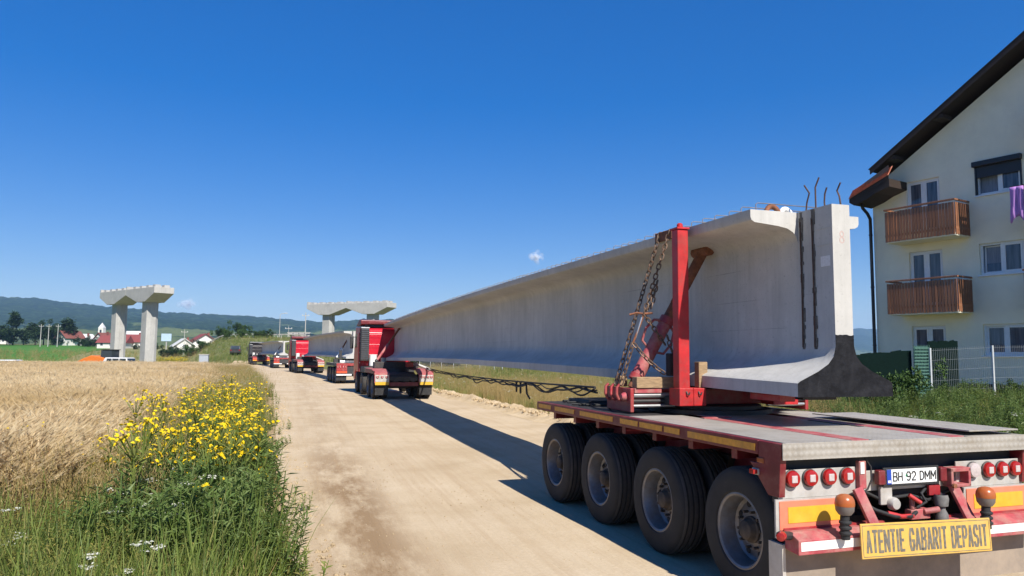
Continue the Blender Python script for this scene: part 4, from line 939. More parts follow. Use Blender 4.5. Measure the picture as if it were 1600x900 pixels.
def make_truck(loc, rz, cab, label, roofm=None):
    T = empty('tractor_truck', loc, rz); tag(T, label, 'truck', 'convoy trucks'); cm = M[cab]; rm = M[roofm or cab]
    for y in (.85, 2.2, 4.6, 6.55):
        dual = y < 3
        for s in (-1,1):
            add_wheel(T, s*1.11, y, s, WT, holes=False)
            if dual: add_wheel(T, s*.77, y, -s, WT, holes=False)
        MB().cyl((-.95,y,.52),(.95,y,.52),.07,10).build('axle', M['dark'], T, 40)
    for x in (-.42,.42): MB().box(x-.06,x+.06,.15,7.6,.72,1.0).build('chassis_beam', M['dark'], T)
    MB().box(-.62,.62,.06,.12,.58,.74).build('rear_crossbeam', M['rail_red'], T)
    for x_ in (-.35,.1,.4): MB().box(x_-.1,x_+.1,.08,.3,.76,.96).build('rear_coupling', M['dark'], T, bevel=.02)
    MB().box(-.60,.60,.30,3.6,1.02,1.06).build('deck', M['dark'], T)
    MB().prism([(.10,.80),(.10,.98),(1.1,1.16),(1.1,1.02)], 'x', -.60, .60).build('deck_ramp', M['dark'], T)
    for s in (-1,1):
        x0, x1 = sorted((s*1.275, s*.63))
        f = MB().prism([(.0,.70),(.0,1.10),(.14,1.16),(.85,1.29),(3.0,1.30),(3.0,1.24),(.85,1.22),(.07,1.02),(.07,.70)], 'x', x0, x1).build('rear_fender', M['pink_red'] if cab == 'cab_red' else M['red'], T, bevel=.02)
        MB().box(min(s*1.275,s*1.25),max(s*1.275,s*1.25),.08,2.98,1.10,1.22).build('fender_skirt', M['rail_red'], T)
        tail(T, x0+.03, x1-.03, -.002, .76, 1.05, 4 if s > 0 else 3, 'galv' if cab == 'cab_red' else 'lamp_orange')
        MB().box(x0+.05,x1-.05,.10,.13,.20,.62).build('mud_flap', M['black'], T)
        MB().prism([(5.95,1.05),(6.0,1.16),(6.3,1.28),(6.8,1.28),(7.1,1.16),(7.15,1.05),(7.08,1.05),(6.75,1.2),(6.35,1.2),(6.02,1.05)], 'x', *sorted((s*1.25,s*.85))).build('front_fender', cm, T)
    # bolster carrying the front end of the girder
    MB().lathe([(.001,1.06),(.62,1.06),(.62,1.14),(.5,1.14),(.5,1.30),(.001,1.30)], (0,2.3,0), (0,0,1), 28).build('turntable', M['dark'], T, 40)
    MB().box(-1.0,1.0,2.05,2.55,1.30,1.58).build('bolster', M['dark'], T, bevel=.015)
    MB().box(.30,.62,1.2,1.5,1.36,1.58).build('bolster_lug', M['red'], T, bevel=.02)
    MB().tube([(.75,1.9,1.52),(1.0,1.2,1.40),(1.20,.5,1.28)], .06, 8).build('pale_hose', M['white'], T, 50)
    # equipment tower between cab and load
    MB().box(-1.24,-.84,5.05,5.45,1.60,3.20).build('radiator_tower', M['dark'], T, bevel=.02)
    for z in np.arange(1.7,3.15,.1): MB().box(-1.22,-.86,5.03,5.05,z,z+.05).build('louvre', pm_dark2, T)
    MB().box(-1.24,-.84,5.05,5.45,3.20,3.24).build('tower_cap', M['cab_white'], T)
    MB().tube([(-.62,5.2,1.35),(-.62,5.2,1.9)], .19, 14).build('white_tank', M['white'], T, 40)
    MB().tube([(-.1,5.25,1.3),(-.1,5.25,1.75)], .14, 12).build('silver_tank', M['galv'], T, 40)
    MB().box(-1.2,1.2,4.0,5.5,1.05,1.32).build('tank_rack', M['dark'], T, bevel=.02)
    # cab: tapered shell
    sh = MB(); 
    sec = [(5.55,1.05),(5.55,3.10),(5.75,3.28),(7.35,3.34),(7.80,2.35),(7.92,1.75),(7.92,.62),(7.30,.62),(7.2,1.05)]
    sh.prism(sec, 'x', -1.24, 1.24).build('cab_shell', cm, T, bevel=.06)
    MB().box(-1.06,1.06,5.50,5.548,1.35,3.0).build('back_panel', cm, T, bevel=.02)
    for z in (1.75,2.25,2.75): MB().box(-.95,.95,5.488,5.50,z-.02,z+.16).build('panel_rib', cm, T, bevel=.01)
    for s in (-1,1):
        x = s*1.243
        MB().prism([(6.55,2.25),(6.55,2.95),(7.30,2.95),(7.55,2.25)], 'x', min(x,x+s*.006), max(x,x+s*.006)).build('side_window', M['glass'], T)
        mi = MB().box(*sorted((s*1.32,s*1.50)),7.45,7.55,2.2,2.85).build('mirror', M['dark'], T, bevel=.03); MB().bar((s*1.24,7.6,2.8),(s*1.4,7.5,2.8),.03,.03).build('mirror_arm', M['dark'], mi)
        MB().box(*sorted((x,x+s*.05)),5.6,6.35,1.1,3.0).build('side_fairing', cm, T, bevel=.02)
        MB().box(*sorted((s*1.27,s*1.21)),5.44,5.50,1.1,3.2).build('corner_post', M['rail_red'] if cab == 'cab_red' else M['dark'], T)
        for z in (1.5,2.0,2.55,2.8,3.0): MB().lathe([(.028,0),(.02,.02),(.001,.02)], (s*1.24,5.438,z), (0,-1,0), 8).build('marker_lamp', M['lens_white'], T)
    MB().prism([(7.425,3.20),(7.83,2.32),(7.845,2.33),(7.445,3.21)], 'x', -1.1, 1.1).build('windscreen', M['glass'], T)
    sp = MB().prism([(5.45,3.42),(5.45,3.60),(6.2,3.66),(7.2,3.42),(7.2,3.36),(5.9,3.34)], 'x', -1.22, 1.22).build('roof_spoiler', M['rail_red'] if cab == 'cab_red' else rm, T, bevel=.04)
    MB().box(-1.0,1.0,5.6,5.66,3.28,3.44).build('spoiler_strut', M['dark'], sp)
    return T
pm_dark2 = pm('louvre_grey', (.06,.065,.075), .6, var=.2)
make_truck((4.655,31.95,0), .037, 'cab_red', 'red tractor truck under the far end of the nearest girder')
def prop_between(a, b, label, r=.05, m0='pink_red'):
    a, b = Vector(a), Vector(b); p = empty('screw_prop'); tag(p, label, 'prop', 'telescopic props'); d = (b-a).normalized(); L = (b-a).length
    MB().tube([a, a+d*L*.5], r*1.25, 10).build('outer_tube', M[m0], p, 50); MB().tube([a+d*L*.5, b], r, 10).build('inner_tube', M['rust'], p, 50)
    MB().tube([b+Vector((0,-.14,0)), b+Vector((0,.14,0))], r*1.1, 8).build('head', M['rust'], p, 50)
    MB().tube([a-d*.04, a+d*.05], r*1.6, 10).build('collar', M['dark'], p, 50); return p
prop_between((3.72,34.4,1.62), (4.80,35.0,3.12), 'slim prop leaning behind the red cab of the nearest truck')

def make_far_dolly(loc, rz, label, top='white'):
    T = empty('girder_dolly', loc, rz); tag(T, label, 'trailer', 'girder dollies of the convoy')
    for k in range(4):
        for x, o_ in ((-1.10,-1),(-.765,1),(.765,-1),(1.10,1)): add_wheel(T, x, .65+1.36*k, o_, WT, holes=False)
        MB().cyl((-.9,.65+1.36*k,.52),(.9,.65+1.36*k,.52),.075,10).build('axle', M['dark'], T, 40)
    for x in (-.42,.42): MB().box(x-.08,x+.08,.2,5.2,.86,1.2).build('chassis_beam', M['rail_red'], T)
    MB().box(-1.24,1.24,.03,5.3,1.22,1.30).build('deck', M['galv'], T, bevel=.005)
    for s in (-1,1):
        MB().box(*sorted((s*1.245,s*1.30)),0,5.3,1.12,1.31).build('side_rail', M['dark'], T)
        tail(T, *sorted((s*1.27,s*.60)), -.0, .80, 1.14, 4, 'red', 'lamp_orange')
        MB().box(*sorted((s*1.27,s*.62)),.1,.13,.2,.62).build('mud_flap', M['black'], T)
        MB().box(*sorted((s*1.27,s*.30)),-.02,.02,.52,.62).build('bumper_step', M['tape_white'], T)
    MB().box(-1.27,1.27,-.012,.012,1.15,1.31).build('rear_lip', M['red'], T)
    MB().box(-.60,.60,.05,.10,.6,1.1).build('rear_crossbeam', M['dark'], T)
    MB().box(-1.1,1.1,2.6,3.1,1.31,1.58).build('bolster', M['dark'], T, bevel=.01)
    MB().tube([(-.9,1.2,1.40),(.9,1.4,1.40)], .09, 8).build('rolled_sheet', M['white'], T, 40)
    for s in (-1,1): MB().box(s*.72-.08,s*.72+.08,2.3,2.46,1.31,2.15 if top == 'white' else 1.9).build('stub_post', M['dark'], T)
    return T
def along(p, rz, d, z=0): return (p[0]-math.sin(rz)*d, p[1]+math.cos(rz)*d, z)
d2, h2 = (4.05,49.2,0), .075
make_far_dolly(d2, h2, 'red four axle dolly just ahead of the nearest red cab')
g2 = .083; t3, h3 = (1.80,74.2,0), .115
make_girder(27.5, .08, False, (3.95,50.0,1.60), g2, 'middle concrete girder between the two red cabs')
make_truck(t3, h3, 'cab_red', 'second red tractor truck, ahead of the middle girder')
a_ = along(d2, h2, 2.7); prop_between((a_[0]-.95,a_[1],1.6), (a_[0]-.12,a_[1]+1.0,3.0), 'pale prop leaning on the middle girder', .05, 'white')
d3, h3b = (-.85,97.0,0), .12
make_far_dolly(d3, h3b, 'small far dolly under the last girder, beyond the second red cab', 'low')
make_girder(27.0, .08, False, (-.95,97.8,1.60), .13, 'farthest concrete girder behind the dark lead cab')
make_truck((-4.55,122.6,0), .15, 'cab_dark', 'dark lead truck at the head of the convoy', 'cab_dark')
a_ = along(d3, h3b, 2.7); prop_between((a_[0]-.95,a_[1],1.6), (a_[0]-.12,a_[1]+1.0,3.0), 'pale prop leaning on the farthest girder', .05, 'white')

# ---------------------------------------------------------------- apartment house
W_ = R(15.5); HZ = 0.0
H = empty('apartment_house', (21.2,23.0,0), -(math.pi/2-W_)); tag(H, 'cream three storey apartment house with wooden balconies and dark gable roof', 'house')
# local: x along the facade towards the camera, y into the house, z up; facade at y=0
M['cream'] = pm('cream_render', (.82,.77,.61), .9, var=.06, scale=1.2, dirt=(.62,.57,.46), damt=.3, dscale=1.5, bump=.12, bscale=180)
M['frame_white'] = pm('white_window_frame', (.72,.74,.76), .4, var=.04)
M['roofwood'] = pm('dark_brown_boards', (.028,.016,.010), .7, var=.35, scale=6, stretch=(1,8,8))
M['balwood'] = pm('stained_balcony_wood', (.25,.105,.05), .6, var=.4, scale=4, stretch=(9,9,1.2), dirt=(.22,.10,.05), damt=.35)
M['plinth'] = pm('brown_plinth', (.075,.042,.03), .85, var=.25, scale=6)
M['pipe'] = pm('dark_downpipe', (.012,.012,.016), .4, var=.1)
M['tile'] = pm('red_roof_tile', (.46,.16,.10), .75, var=.28, scale=9, dirt=(.20,.07,.05), damt=.4, bump=.15)
M['curtain'] = pm('sheer_curtain', (.22,.25,.30), .9, var=.35, scale=3, stretch=(14,14,.6))
M['pane'] = None
def pane_mat():
    m, t, b = nodes_of('window_glass'); b.inputs['Base Color'].default_value = (.055,.07,.095,1); b.inputs['Roughness'].default_value = .04; b.inputs['Transmission Weight'].default_value = .0; b.inputs['Specular IOR Level'].default_value = .7
    v = objvec(t); bumpn(t, b, noise(t, v, .8, 2), .02, .05)
    c = ramp(t, noise(t, objvec(t, (7,7,.5)), 1.2, 3), [(.35,(.03,.04,.06)),(.7,(.12,.14,.18))]); t.links.new(c, b.inputs['Base Color']); return m
M['pane'] = pane_mat()
ops = [(1.33,2.53,1.10,3.10),(1.33,2.53,3.82,5.80),(1.33,2.53,6.50,8.40), (3.75,5.10,2.06,3.10),(3.75,5.10,4.76,5.82),(3.75,5.15,7.48,8.57),
       (6.2,7.5,1.10,3.10),(6.2,7.5,3.82,5.80),(6.2,7.5,6.50,8.40),(6.2,7.5,9.2,10.6),(9.0,10.4,2.06,3.10),(9.0,10.4,4.76,5.82),(9.0,10.4,7.48,8.57)]
HW, AP, EZ, SL = 14.0, 7.0, 8.40, .62
roofz = lambda x: EZ + SL*min(x, HW-x)
xs = sorted({0,HW,AP} | {a for o in ops for a in o[:2]}); zs = sorted({.4,8.40} | {a for o in ops[:9]+ops[10:] for a in o[2:] if a < 8.4})
wall = MB()
for i in range(len(xs)-1):
    for j in range(len(zs)-1):
        cx, cz_ = (xs[i]+xs[i+1])/2, (zs[j]+zs[j+1])/2
        if any(o[0] < cx < o[1] and o[2] < cz_ < o[3] for o in ops): continue
        wall.add([(xs[i],0,zs[j]),(xs[i+1],0,zs[j]),(xs[i+1],0,zs[j+1]),(xs[i],0,zs[j+1])], [(0,1,2,3)])
for a, b in zip(xs[:-1], xs[1:]):        # gable field above the eaves, cut round the openings that reach into it
    cuts = [o for o in ops if o[0] <= a+1e-6 and o[1] >= b-1e-6 and o[3] > 8.4]
    lo = 8.4
    for o in sorted(cuts, key=lambda o: o[2]):
        if o[2] > lo + .01: wall.add([(a,0,lo),(b,0,lo),(b,0,o[2]),(a,0,o[2])], [(0,1,2,3)])
        lo = o[3]
    ra, rb = max(roofz(a), lo), max(roofz(b), lo)
    wall.add([(a,0,lo),(b,0,lo),(b,0,rb),(a,0,ra)], [(0,1,2,3)])
for o in ops:
    x0,x1,z0,z1 = o; d = .16
    wall.add([(x0,0,z0),(x1,0,z0),(x1,0,z1),(x0,0,z1),(x0,d,z0),(x1,d,z0),(x1,d,z1),(x0,d,z1)], [(0,4,5,1),(1,5,6,2),(2,6,7,3),(3,7,4,0)])
DP = 12.0
wall.add([(0,0,.4),(0,0,EZ),(0,DP,EZ),(0,DP,.4)], [(0,1,2,3)]); wall.add([(HW,0,.4),(HW,0,EZ),(HW,DP,EZ),(HW,DP,.4)], [(3,2,1,0)])
wall.add([(0,DP,.4),(HW,DP,.4),(HW,DP,EZ),(AP,DP,EZ+SL*AP),(0,DP,EZ)], [(0,4,3,2,1)])
wall.build('wall', M['cream'], H)
MB().box(-.03,HW+.03,-.035,-.003,.3,1.12).build('plinth', M['plinth'], H)
def window(x0,x1,z0,z1,door=False,shutter=False,tilt=False):
    fw = .07; w = MB().box(x0,x1,.09,.155,z0,z0+fw).box(x0,x1,.09,.155,z1-fw,z1).box(x0,x0+fw,.09,.155,z0+fw,z1-fw).box(x1-fw,x1,.09,.155,z0+fw,z1-fw)
    xm = (x0+x1)/2; w.box(xm-.05,xm+.05,.088,.153,z0+fw,z1-fw); w = w.build('window', M['frame_white'], H)
    for a, b in ((x0+fw,xm-.05),(xm+.05,x1-fw)):
        s = MB().box(a,b,.075,.12,z0+fw,z0+fw+.05).box(a,b,.075,.12,z1-fw-.05,z1-fw).box(a,a+.05,.075,.12,z0+fw+.05,z1-fw-.05).box(b-.05,b,.075,.12,z0+fw+.05,z1-fw-.05).build('sash', M['frame_white'], w)
        p = MB().box(a+.04,b-.04,.105,.112,z0+fw+.04,z1-fw-.04).build('pane', M['pane'], w)
        if tilt and a < xm: 
            for q in (s,p): q.rotation_euler[0] = R(-1.5)
    if not door: MB().box(x0-.05,x1+.05,-.06,.09,z0-.05,z0-.002).build('sill', M['frame_white'], w, bevel=.005)
    MB().box(x0+.02,x1-.02,.24,.26,z0+.02,z1-.02).build('curtain', M['curtain'], w)
    if shutter:
        MB().box(x0-.06,x1+.06,-.16,-.002,z1-.12,z1+.06).build('shutter_box', M['pipe'], w, bevel=.02)
        MB().box(x0+.01,x1-.01,-.01,.04,z0+.60,z1-.1).build('shutter_curtain', M['pipe'], w)
        for xx in (x0-.02,x1-.03): MB().box(xx,xx+.05,-.03,.06,z0,z1-.1).build('shutter_rail', M['pipe'], w)
for k, o in enumerate(ops): window(*o, door=(o[0] < 2 or 6 < o[0] < 8), shutter=(k == 5), tilt=(k in (3,4,5)))
def balcony(x0, x1, z, label=None, h=1.15, rail=True):
    b = MB().box(x0,x1,-.92,-.004,z-.10,z).build('balcony', M['cream'], H)
    n = int((x1-x0)/.105)
    sl = MB().box(-.042,.042,-.012,.012,0,h-.06).mesh('slat', M['balwood']); sl2 = MB().box(-.012,.012,-.042,.042,0,h-.06).mesh('slat_side', M['balwood'])
    for k in range(n): 
        o = inst(sl, 'slat', b, (x0+.055+(x1-x0-.11)*k/(n-1), -.935, z-.06+random.uniform(-.008,.008))); o.rotation_euler[2] = random.gauss(0,.03)
    for xx in (x0-.015, x1+.015):
        for k in range(8): inst(sl2, 'slat', b, (xx, -.87+.115*k, z-.06+random.uniform(-.008,.008)))
    for xx0, xx1, yy0, yy1 in ((x0-.04,x1+.04,-.97,-.90),(x0-.04,x0+.03,-.90,-.01),(x1-.03,x1+.04,-.90,-.01)):
        MB().box(xx0,xx1,yy0,yy1,z+h-.06,z+h).build('top_rail', M['balwood'], b, bevel=.008)
        MB().box(xx0+.015,xx1-.015,yy0+(.045 if yy1 < -.5 else 0),yy1,z+.12,z+.2).build('lower_rail', M['balwood'], b)
    return b
balcony(1.04,3.48,6.19); balcony(1.02,3.46,3.58)
balcony(5.48,8.2,3.60); balcony(5.62,8.3,6.25); balcony(5.85,8.2,8.90)
# roof: boarded verge, soffit, tiles in courses
def roofpiece(x0, x1, y0, y1, zo, th, name, mat, parent, both=True):
    rt = None
    for side_ in ((0,1) if both else (0,)):
        f = lambda x: HW-x if side_ else x
        z = lambda x: EZ + zo + SL*x
        p = [(x0,z(x0)),(x1,z(x1)),(x1,z(x1)+th),(x0,z(x0)+th)]
        o = MB().prism([(f(a),b) for a,b in (p if not side_ else p[::-1])], 'y', y0, y1).build(name, mat, parent); rt = rt or o
    return rt
roof = roofpiece(.36, AP, -.62, DP+.5, .30, .10, 'roof', M['roofwood'], H)
roofpiece(.34, AP, -.66, -.622, .22, .20, 'verge_board', M['roofwood'], roof)
for k in range(22):
    x0 = .30+.31*k; roofpiece(x0, x0+.35, -.68, -.30, .405+.018, .03, 'tile_course', M['tile_dark'] if False else M['roofwood'], roof, False)
for x, z in ((1.30,EZ+.30+SL*1.30),(3.05,EZ+.30+SL*3.05)): MB().box(x-.35,x,-.60,-.003,z-.28,z-.13).build('purlin_end', M['roofwood'], roof)
# tiled skirt roof shaped to jut past the verge into the sun, with its soffit, gutter and downpipe
q = [(-.22,-1.15,7.90),(1.36,-1.15,8.52),(1.12,-.72,9.02),(-.30,-.72,8.32)]
sk = MB().add([Vector(p) for p in q]+[Vector(p)-Vector((0,0,.12)) for p in q], [(0,1,2,3),(7,6,5,4),(0,4,5,1),(1,5,6,2),(2,6,7,3),(3,7,4,0)]).build('skirt_roof', M['roofwood'], H)
Q = [Vector(p) for p in q]; e1 = (Q[1]-Q[0]); e2 = (Q[3]-Q[0]); nrm = e1.cross(e2).normalized()
nc, ncol = 8, 9
for r_ in range(nc):
    for c_ in range(ncol):
        a0, a1 = c_/ncol, (c_+.97)/ncol; b0, b1 = r_/nc-.01, (r_+1.12)/nc
        pts = [Q[0]+e1*a+e2*b for a, b in ((a0,b0),(a1,b0),(a1,b1),(a0,b1))]; up = [.05,.05,.012,.012]
        vs_ = [p + nrm*(u+.004) for p, u in zip(pts, up)] + [p + nrm*(u-.026 if u > .02 else .002) for p, u in zip(pts, up)]
        MB().add(vs_, [(0,1,2,3),(7,6,5,4),(0,4,5,1),(1,5,6,2),(2,6,7,3),(3,7,4,0)]).build('tile', M['tile'], sk)
MB().prism([(-.24,7.79),(1.36,8.41),(1.36,8.12),(.85,7.98),(.45,7.80),(-.05,7.66)], 'y', -1.13, -.003).build('barge_board', M['roofwood'], sk)
dp = MB().tube([(.12,-.9,7.68),(.1,-.8,7.56),(.02,-.40,7.42),(-.06,-.10,7.25),(-.07,-.08,6.9),(-.07,-.08,.8)], .06, 10).build('downpipe', M['pipe'], H, 60)
for z in (2.4,4.6,6.6): MB().lathe([(.07,0),(.075,.01),(.075,.04),(.07,.05)], (-.07,-.08,z), (0,0,1), 10).build('bracket', M['pipe'], dp)
# washing on the upper right balcony
def HWP(x, y, z): return H.matrix_basis @ Vector((x, y, z))
def cloth(x0, x1, z0, z1, mat, label, y=-1.0, seed=1):
    n, m_ = 12, 10; vs_ = []; rg = random.Random(seed)
    for j in range(m_):
        for i in range(n):
            u, v = i/(n-1), j/(m_-1); x = x0+(x1-x0)*u + .03*math.sin(v*4+u*3+seed)*v; z = z1-(z1-z0)*v*(1+.10*math.sin(u*7+seed))
            vs_.append(HWP(x, y-.02+.035*math.sin(u*13+seed)*(.3+v), z))
    fs = [(j*n+i, j*n+i+1, (j+1)*n+i+1, (j+1)*n+i) for j in range(m_-1) for i in range(n-1)]
    o = MB().add(vs_, fs).build('laundry', mat, smooth=60); so_ = o.modifiers.new('thick', 'SOLIDIFY'); so_.thickness = .006; tag(o, label, 'laundry', 'washing on the balcony')
cloth(5.22,5.62,6.32,7.36, pm('lilac_cloth', (.42,.20,.52), .8, var=.35, scale=4, stretch=(12,12,.6)), 'lilac striped garment hung over the upper right balcony rail', -1.0, 1)
cloth(5.70,6.2,6.75,7.42, pm('pale_blue_cloth', (.42,.50,.66), .8, var=.15, scale=3), 'pale blue cloth beside the lilac garment on the balcony', -1.01, 4)
MB().tube([(5.15,-1.0,7.38),(8.2,-1.0,7.38)], .012, 6).build('washing_line', M['pipe'], H)

# ---------------------------------------------------------------- fences
M['post_white'] = pm('pale_galvanised_post', (.50,.52,.54), .5, .2, var=.1)
M['wire'] = pm('galvanised_wire', (.26,.28,.29), .5, .3, var=.1)
M['screen'] = pm('dark_green_screen', (.004,.012,.010), .9, var=.3, scale=12, stretch=(1,1,6), spec=.05)
M['mesh_green'] = pm('pale_green_mesh', (.075,.17,.135), .6, var=.2, scale=20)
def wire_fence(p0, p1, n, h, label, posts=True, wires=True, step=.05, thick=.0024, group='wire fences'):
    p0, p1 = Vector(p0), Vector(p1); f = empty('wire_fence', p0); tag(f, label, 'fence', group); d = (p1-p0)/n; dn = d.normalized()
    for k in range(n+1):
        p = d*k; z = float(gz(*(p0+p)[:2]))-p0.z
        if posts: MB().box(-.025,.025,-.025,.025,-.15,h).build('post', M['post_white'], f, loc=(p.x,p.y,z))
        if k < n and wires:
            mb = MB(); mb.mi = 0; L = d.length; z2 = float(gz(*(p0+d*(k+1))[:2]))-p0.z
            zz = lambda t: z+(z2-z)*t
            for i in range(1, int(L/step)):
                q = p + dn*(i*step); t = i*step/L; mb.bar(q+Vector((0,0,zz(t)+.05)), q+Vector((0,0,zz(t)+h-.02)), thick*2, thick*2)
            for hz_ in (.1,.35,.65,.95,1.25,h-.08):
                if hz_ < h: mb.bar(p+Vector((0,0,z+hz_)), p+d+Vector((0,0,z2+hz_)), thick*2, thick*2)
            o = mb.build('wire_panel', M['wire'], f); o['kind'] = 'stuff'
    return f
# yard fence facing the camera, in front of the house
fb = lambda x, y: (x, y, float(gz(x, y)))
wire_fence(fb(18.1,17.6), fb(27.1,15.1), 5, 1.62, 'white posted wire mesh fence in front of the apartment house', step=.055)
def screen(p0, p1, h, name, mat, label, cat, th=.02, z0=.0):
    p0, p1 = Vector(p0), Vector(p1); mb = MB(); d = p1-p0; n = 8; r = Vector((-d.y,d.x,0)).normalized()*th
    for k in range(n):
        a, b = d*k/n, d*(k+1)/n; w = .03*math.sin(k*2.3)
        mb.add([a-r, b-r, b-r+Vector((0,0,h+w)), a-r+Vector((0,0,h)), a+r, b+r, b+r+Vector((0,0,h+w)), a+r+Vector((0,0,h))], [(0,1,2,3),(7,6,5,4),(3,2,6,7),(0,3,7,4),(1,5,6,2)])
    o = mb.build(name, mat, loc=p0); tag(o, label, cat); return o
screen(fb(15.4,18.6), fb(17.75,17.95), 1.58, 'privacy_screen', M['screen'], 'dark green privacy screen between girder end and house', 'screen')
screen(fb(19.55,19.1), fb(20.5,18.85), 1.78, 'privacy_screen', M['screen'], 'dark green screen panel behind the wire mesh fence', 'screen')
gm = empty('mesh_panel', fb(17.68,17.74)); tag(gm, 'pale green wire mesh panel left of the white fence post', 'fence')
mb = MB()
for i in range(11): mb.bar((i*.042,-.012*i,0),(i*.042,-.012*i,1.74),.008,.008)
mb.build('upright_wires', M['mesh_green'], gm)['kind'] = 'stuff'
mb = MB()
for i in range(18): mb.bar((0,0,.05+i*.094),(.42,-.12,.05+i*.094),.012,.025)
mb.build('cross_slats', M['mesh_green'], gm)['kind'] = 'stuff'
MB().box(.0,.43,.05,.06,0,1.70).build('backing_net', pm('green_netting', (.035,.11,.085), .8, var=.3, scale=30), gm, rz=-.28)
# long fence beyond the girder
wire_fence(fb(24.6,43.5), fb(13.6,82.0), 15, 1.7, 'long pale fence seen under the nearest girder', step=.16, thick=.006)
# boards on the long fence
def board(p, w, h, z, label, art):
    b = empty('sign_board', p, .28); tag(b, label, 'sign', 'boards on the long fence')
    MB().box(-w/2,w/2,-.02,.02,z,z+h).build('panel', M['white'], b)
    if art == 'tri':
        MB().prism([(-.3,z+.15),(.45,z+.15),(.1,z+.75)], 'y', -.026, -.021).build('triangle', M['lamp_orange'], b)
        MB().box(.62,.95,-.026,-.021,z+.0,z+h).build('dark_field', M['ink'], b)
    else: MB().box(-w*.1,w*.1,-.026,-.021,z+.2,z+h-.2).build('dark_field', M['galv'], b)
    for x in (-w/2+.05,w/2-.05): MB().box(x-.03,x+.03,.021,.07,0,z+h).build('post', M['post_white'], b)
board(fb(18.2,61.5), 2.0, .95, .35, 'white board with an orange triangle on the far fence', 'tri')
board(fb(18.9,58.6), 1.6, .9, .4, 'plain white board right of the triangle board', 'plain')
board(fb(19.4,56.6), 1.1, .95, .35, 'small white board farthest right on the far fence', 'plain')
# roadside sign and arrow marker beyond the house corner
sg = empty('road_sign', fb(34.5,40.0)); tag(sg, 'tiny yellow sign on a pole beside the house corner', 'sign')
MB().cyl((0,0,0),(0,0,2.6),.03,8).build('pole', M['post_white'], sg); MB().box(-.32,.32,-.03,-.01,2.1,2.7).build('panel', M['yellow'], sg, rz=-.6)
sg = empty('road_sign', fb(31.3,38.5)); tag(sg, 'dark pointed sign back between girder and house', 'sign')
MB().cyl((0,0,0),(0,0,1.7),.03,8).build('pole', M['galv'], sg); MB().prism([(-.42,1.65),(.42,1.65),(.38,2.0),(0,2.55),(-.38,2.0)], 'y', -.02, .02).build('panel', pm('blue_grey_back', (.04,.07,.13), .5), sg, rz=-.6)
# ---------------------------------------------------------------- bridge piers
def make_pier(c1, c2, ztop, zbase, label):
    """twin hammerhead pier: two columns, two caps meeting in the middle"""
    c1, c2 = Vector(c1), Vector(c2); mid = (c1+c2)/2; d = c2-c1; sp = d.length; rz = math.atan2(d.y, d.x)
    Pp = empty('bridge_pier', (mid.x, mid.y, zbase), rz); tag(Pp, label, 'pier', 'viaduct piers'); h = ztop-zbase
    for s in (-1,1):
        cx = s*sp/2
        col = [(cx + 1.25*a, .95*b) for a, b in ((-1,-.45),(-.72,-1),(.72,-1),(1,-.45),(1,.45),(.72,1),(-.72,1),(-1,.45))]
        MB().prism(col, 'z', -.6, h-2.35).build('column', M['pier'], Pp)
        pl = MB().box(cx-2.0,cx+2.0,-1.7,1.7,-.8,.05).build('footing', M['pier'], Pp, bevel=.03)
        half = 4.72; lo_, hi_ = (cx-half, -.01) if s < 0 else (.01, cx+half)
        cap = [(cx-1.45,h-2.35),(cx+1.45,h-2.35),(hi_,h-1.0),(hi_,h),(lo_,h),(lo_,h-1.0)]
        MB().prism(cap, 'y', -1.65, 1.65).build('cap', M['pier'], Pp, bevel=.04)
        for k in range(4):
            x = cx-3.6+2.4*k
            MB().box(x-.45,x+.45,-1.2,-.3,h+.001,h+.42).build('bearing_block', M['pier'], Pp); MB().box(x-.45,x+.45,.3,1.2,h+.001,h+.42).build('bearing_block', M['pier'], Pp)
        MB().box(lo_+.05,lo_+.35,-1.6,1.6,h+.001,h+.5).build('end_wall', M['pier'], Pp)
    return Pp
def dpt(px, dist, z=None):
    u = (px-800)/1158.; lat = u*dist; x = lat*CY + dist*SY; y = -lat*SY + dist*CY; return (x, y, float(gz(x, y)) if z is None else z)
make_pier(dpt(187,132,0), dpt(234.5,124.5,0), 12.5, -.8, 'tall twin column bridge pier standing alone above the barley field')
make_pier(dpt(514,160,0), dpt(583,155,0), 12.4, -1.0, 'twin column bridge pier rising behind the red cab of the nearest truck')

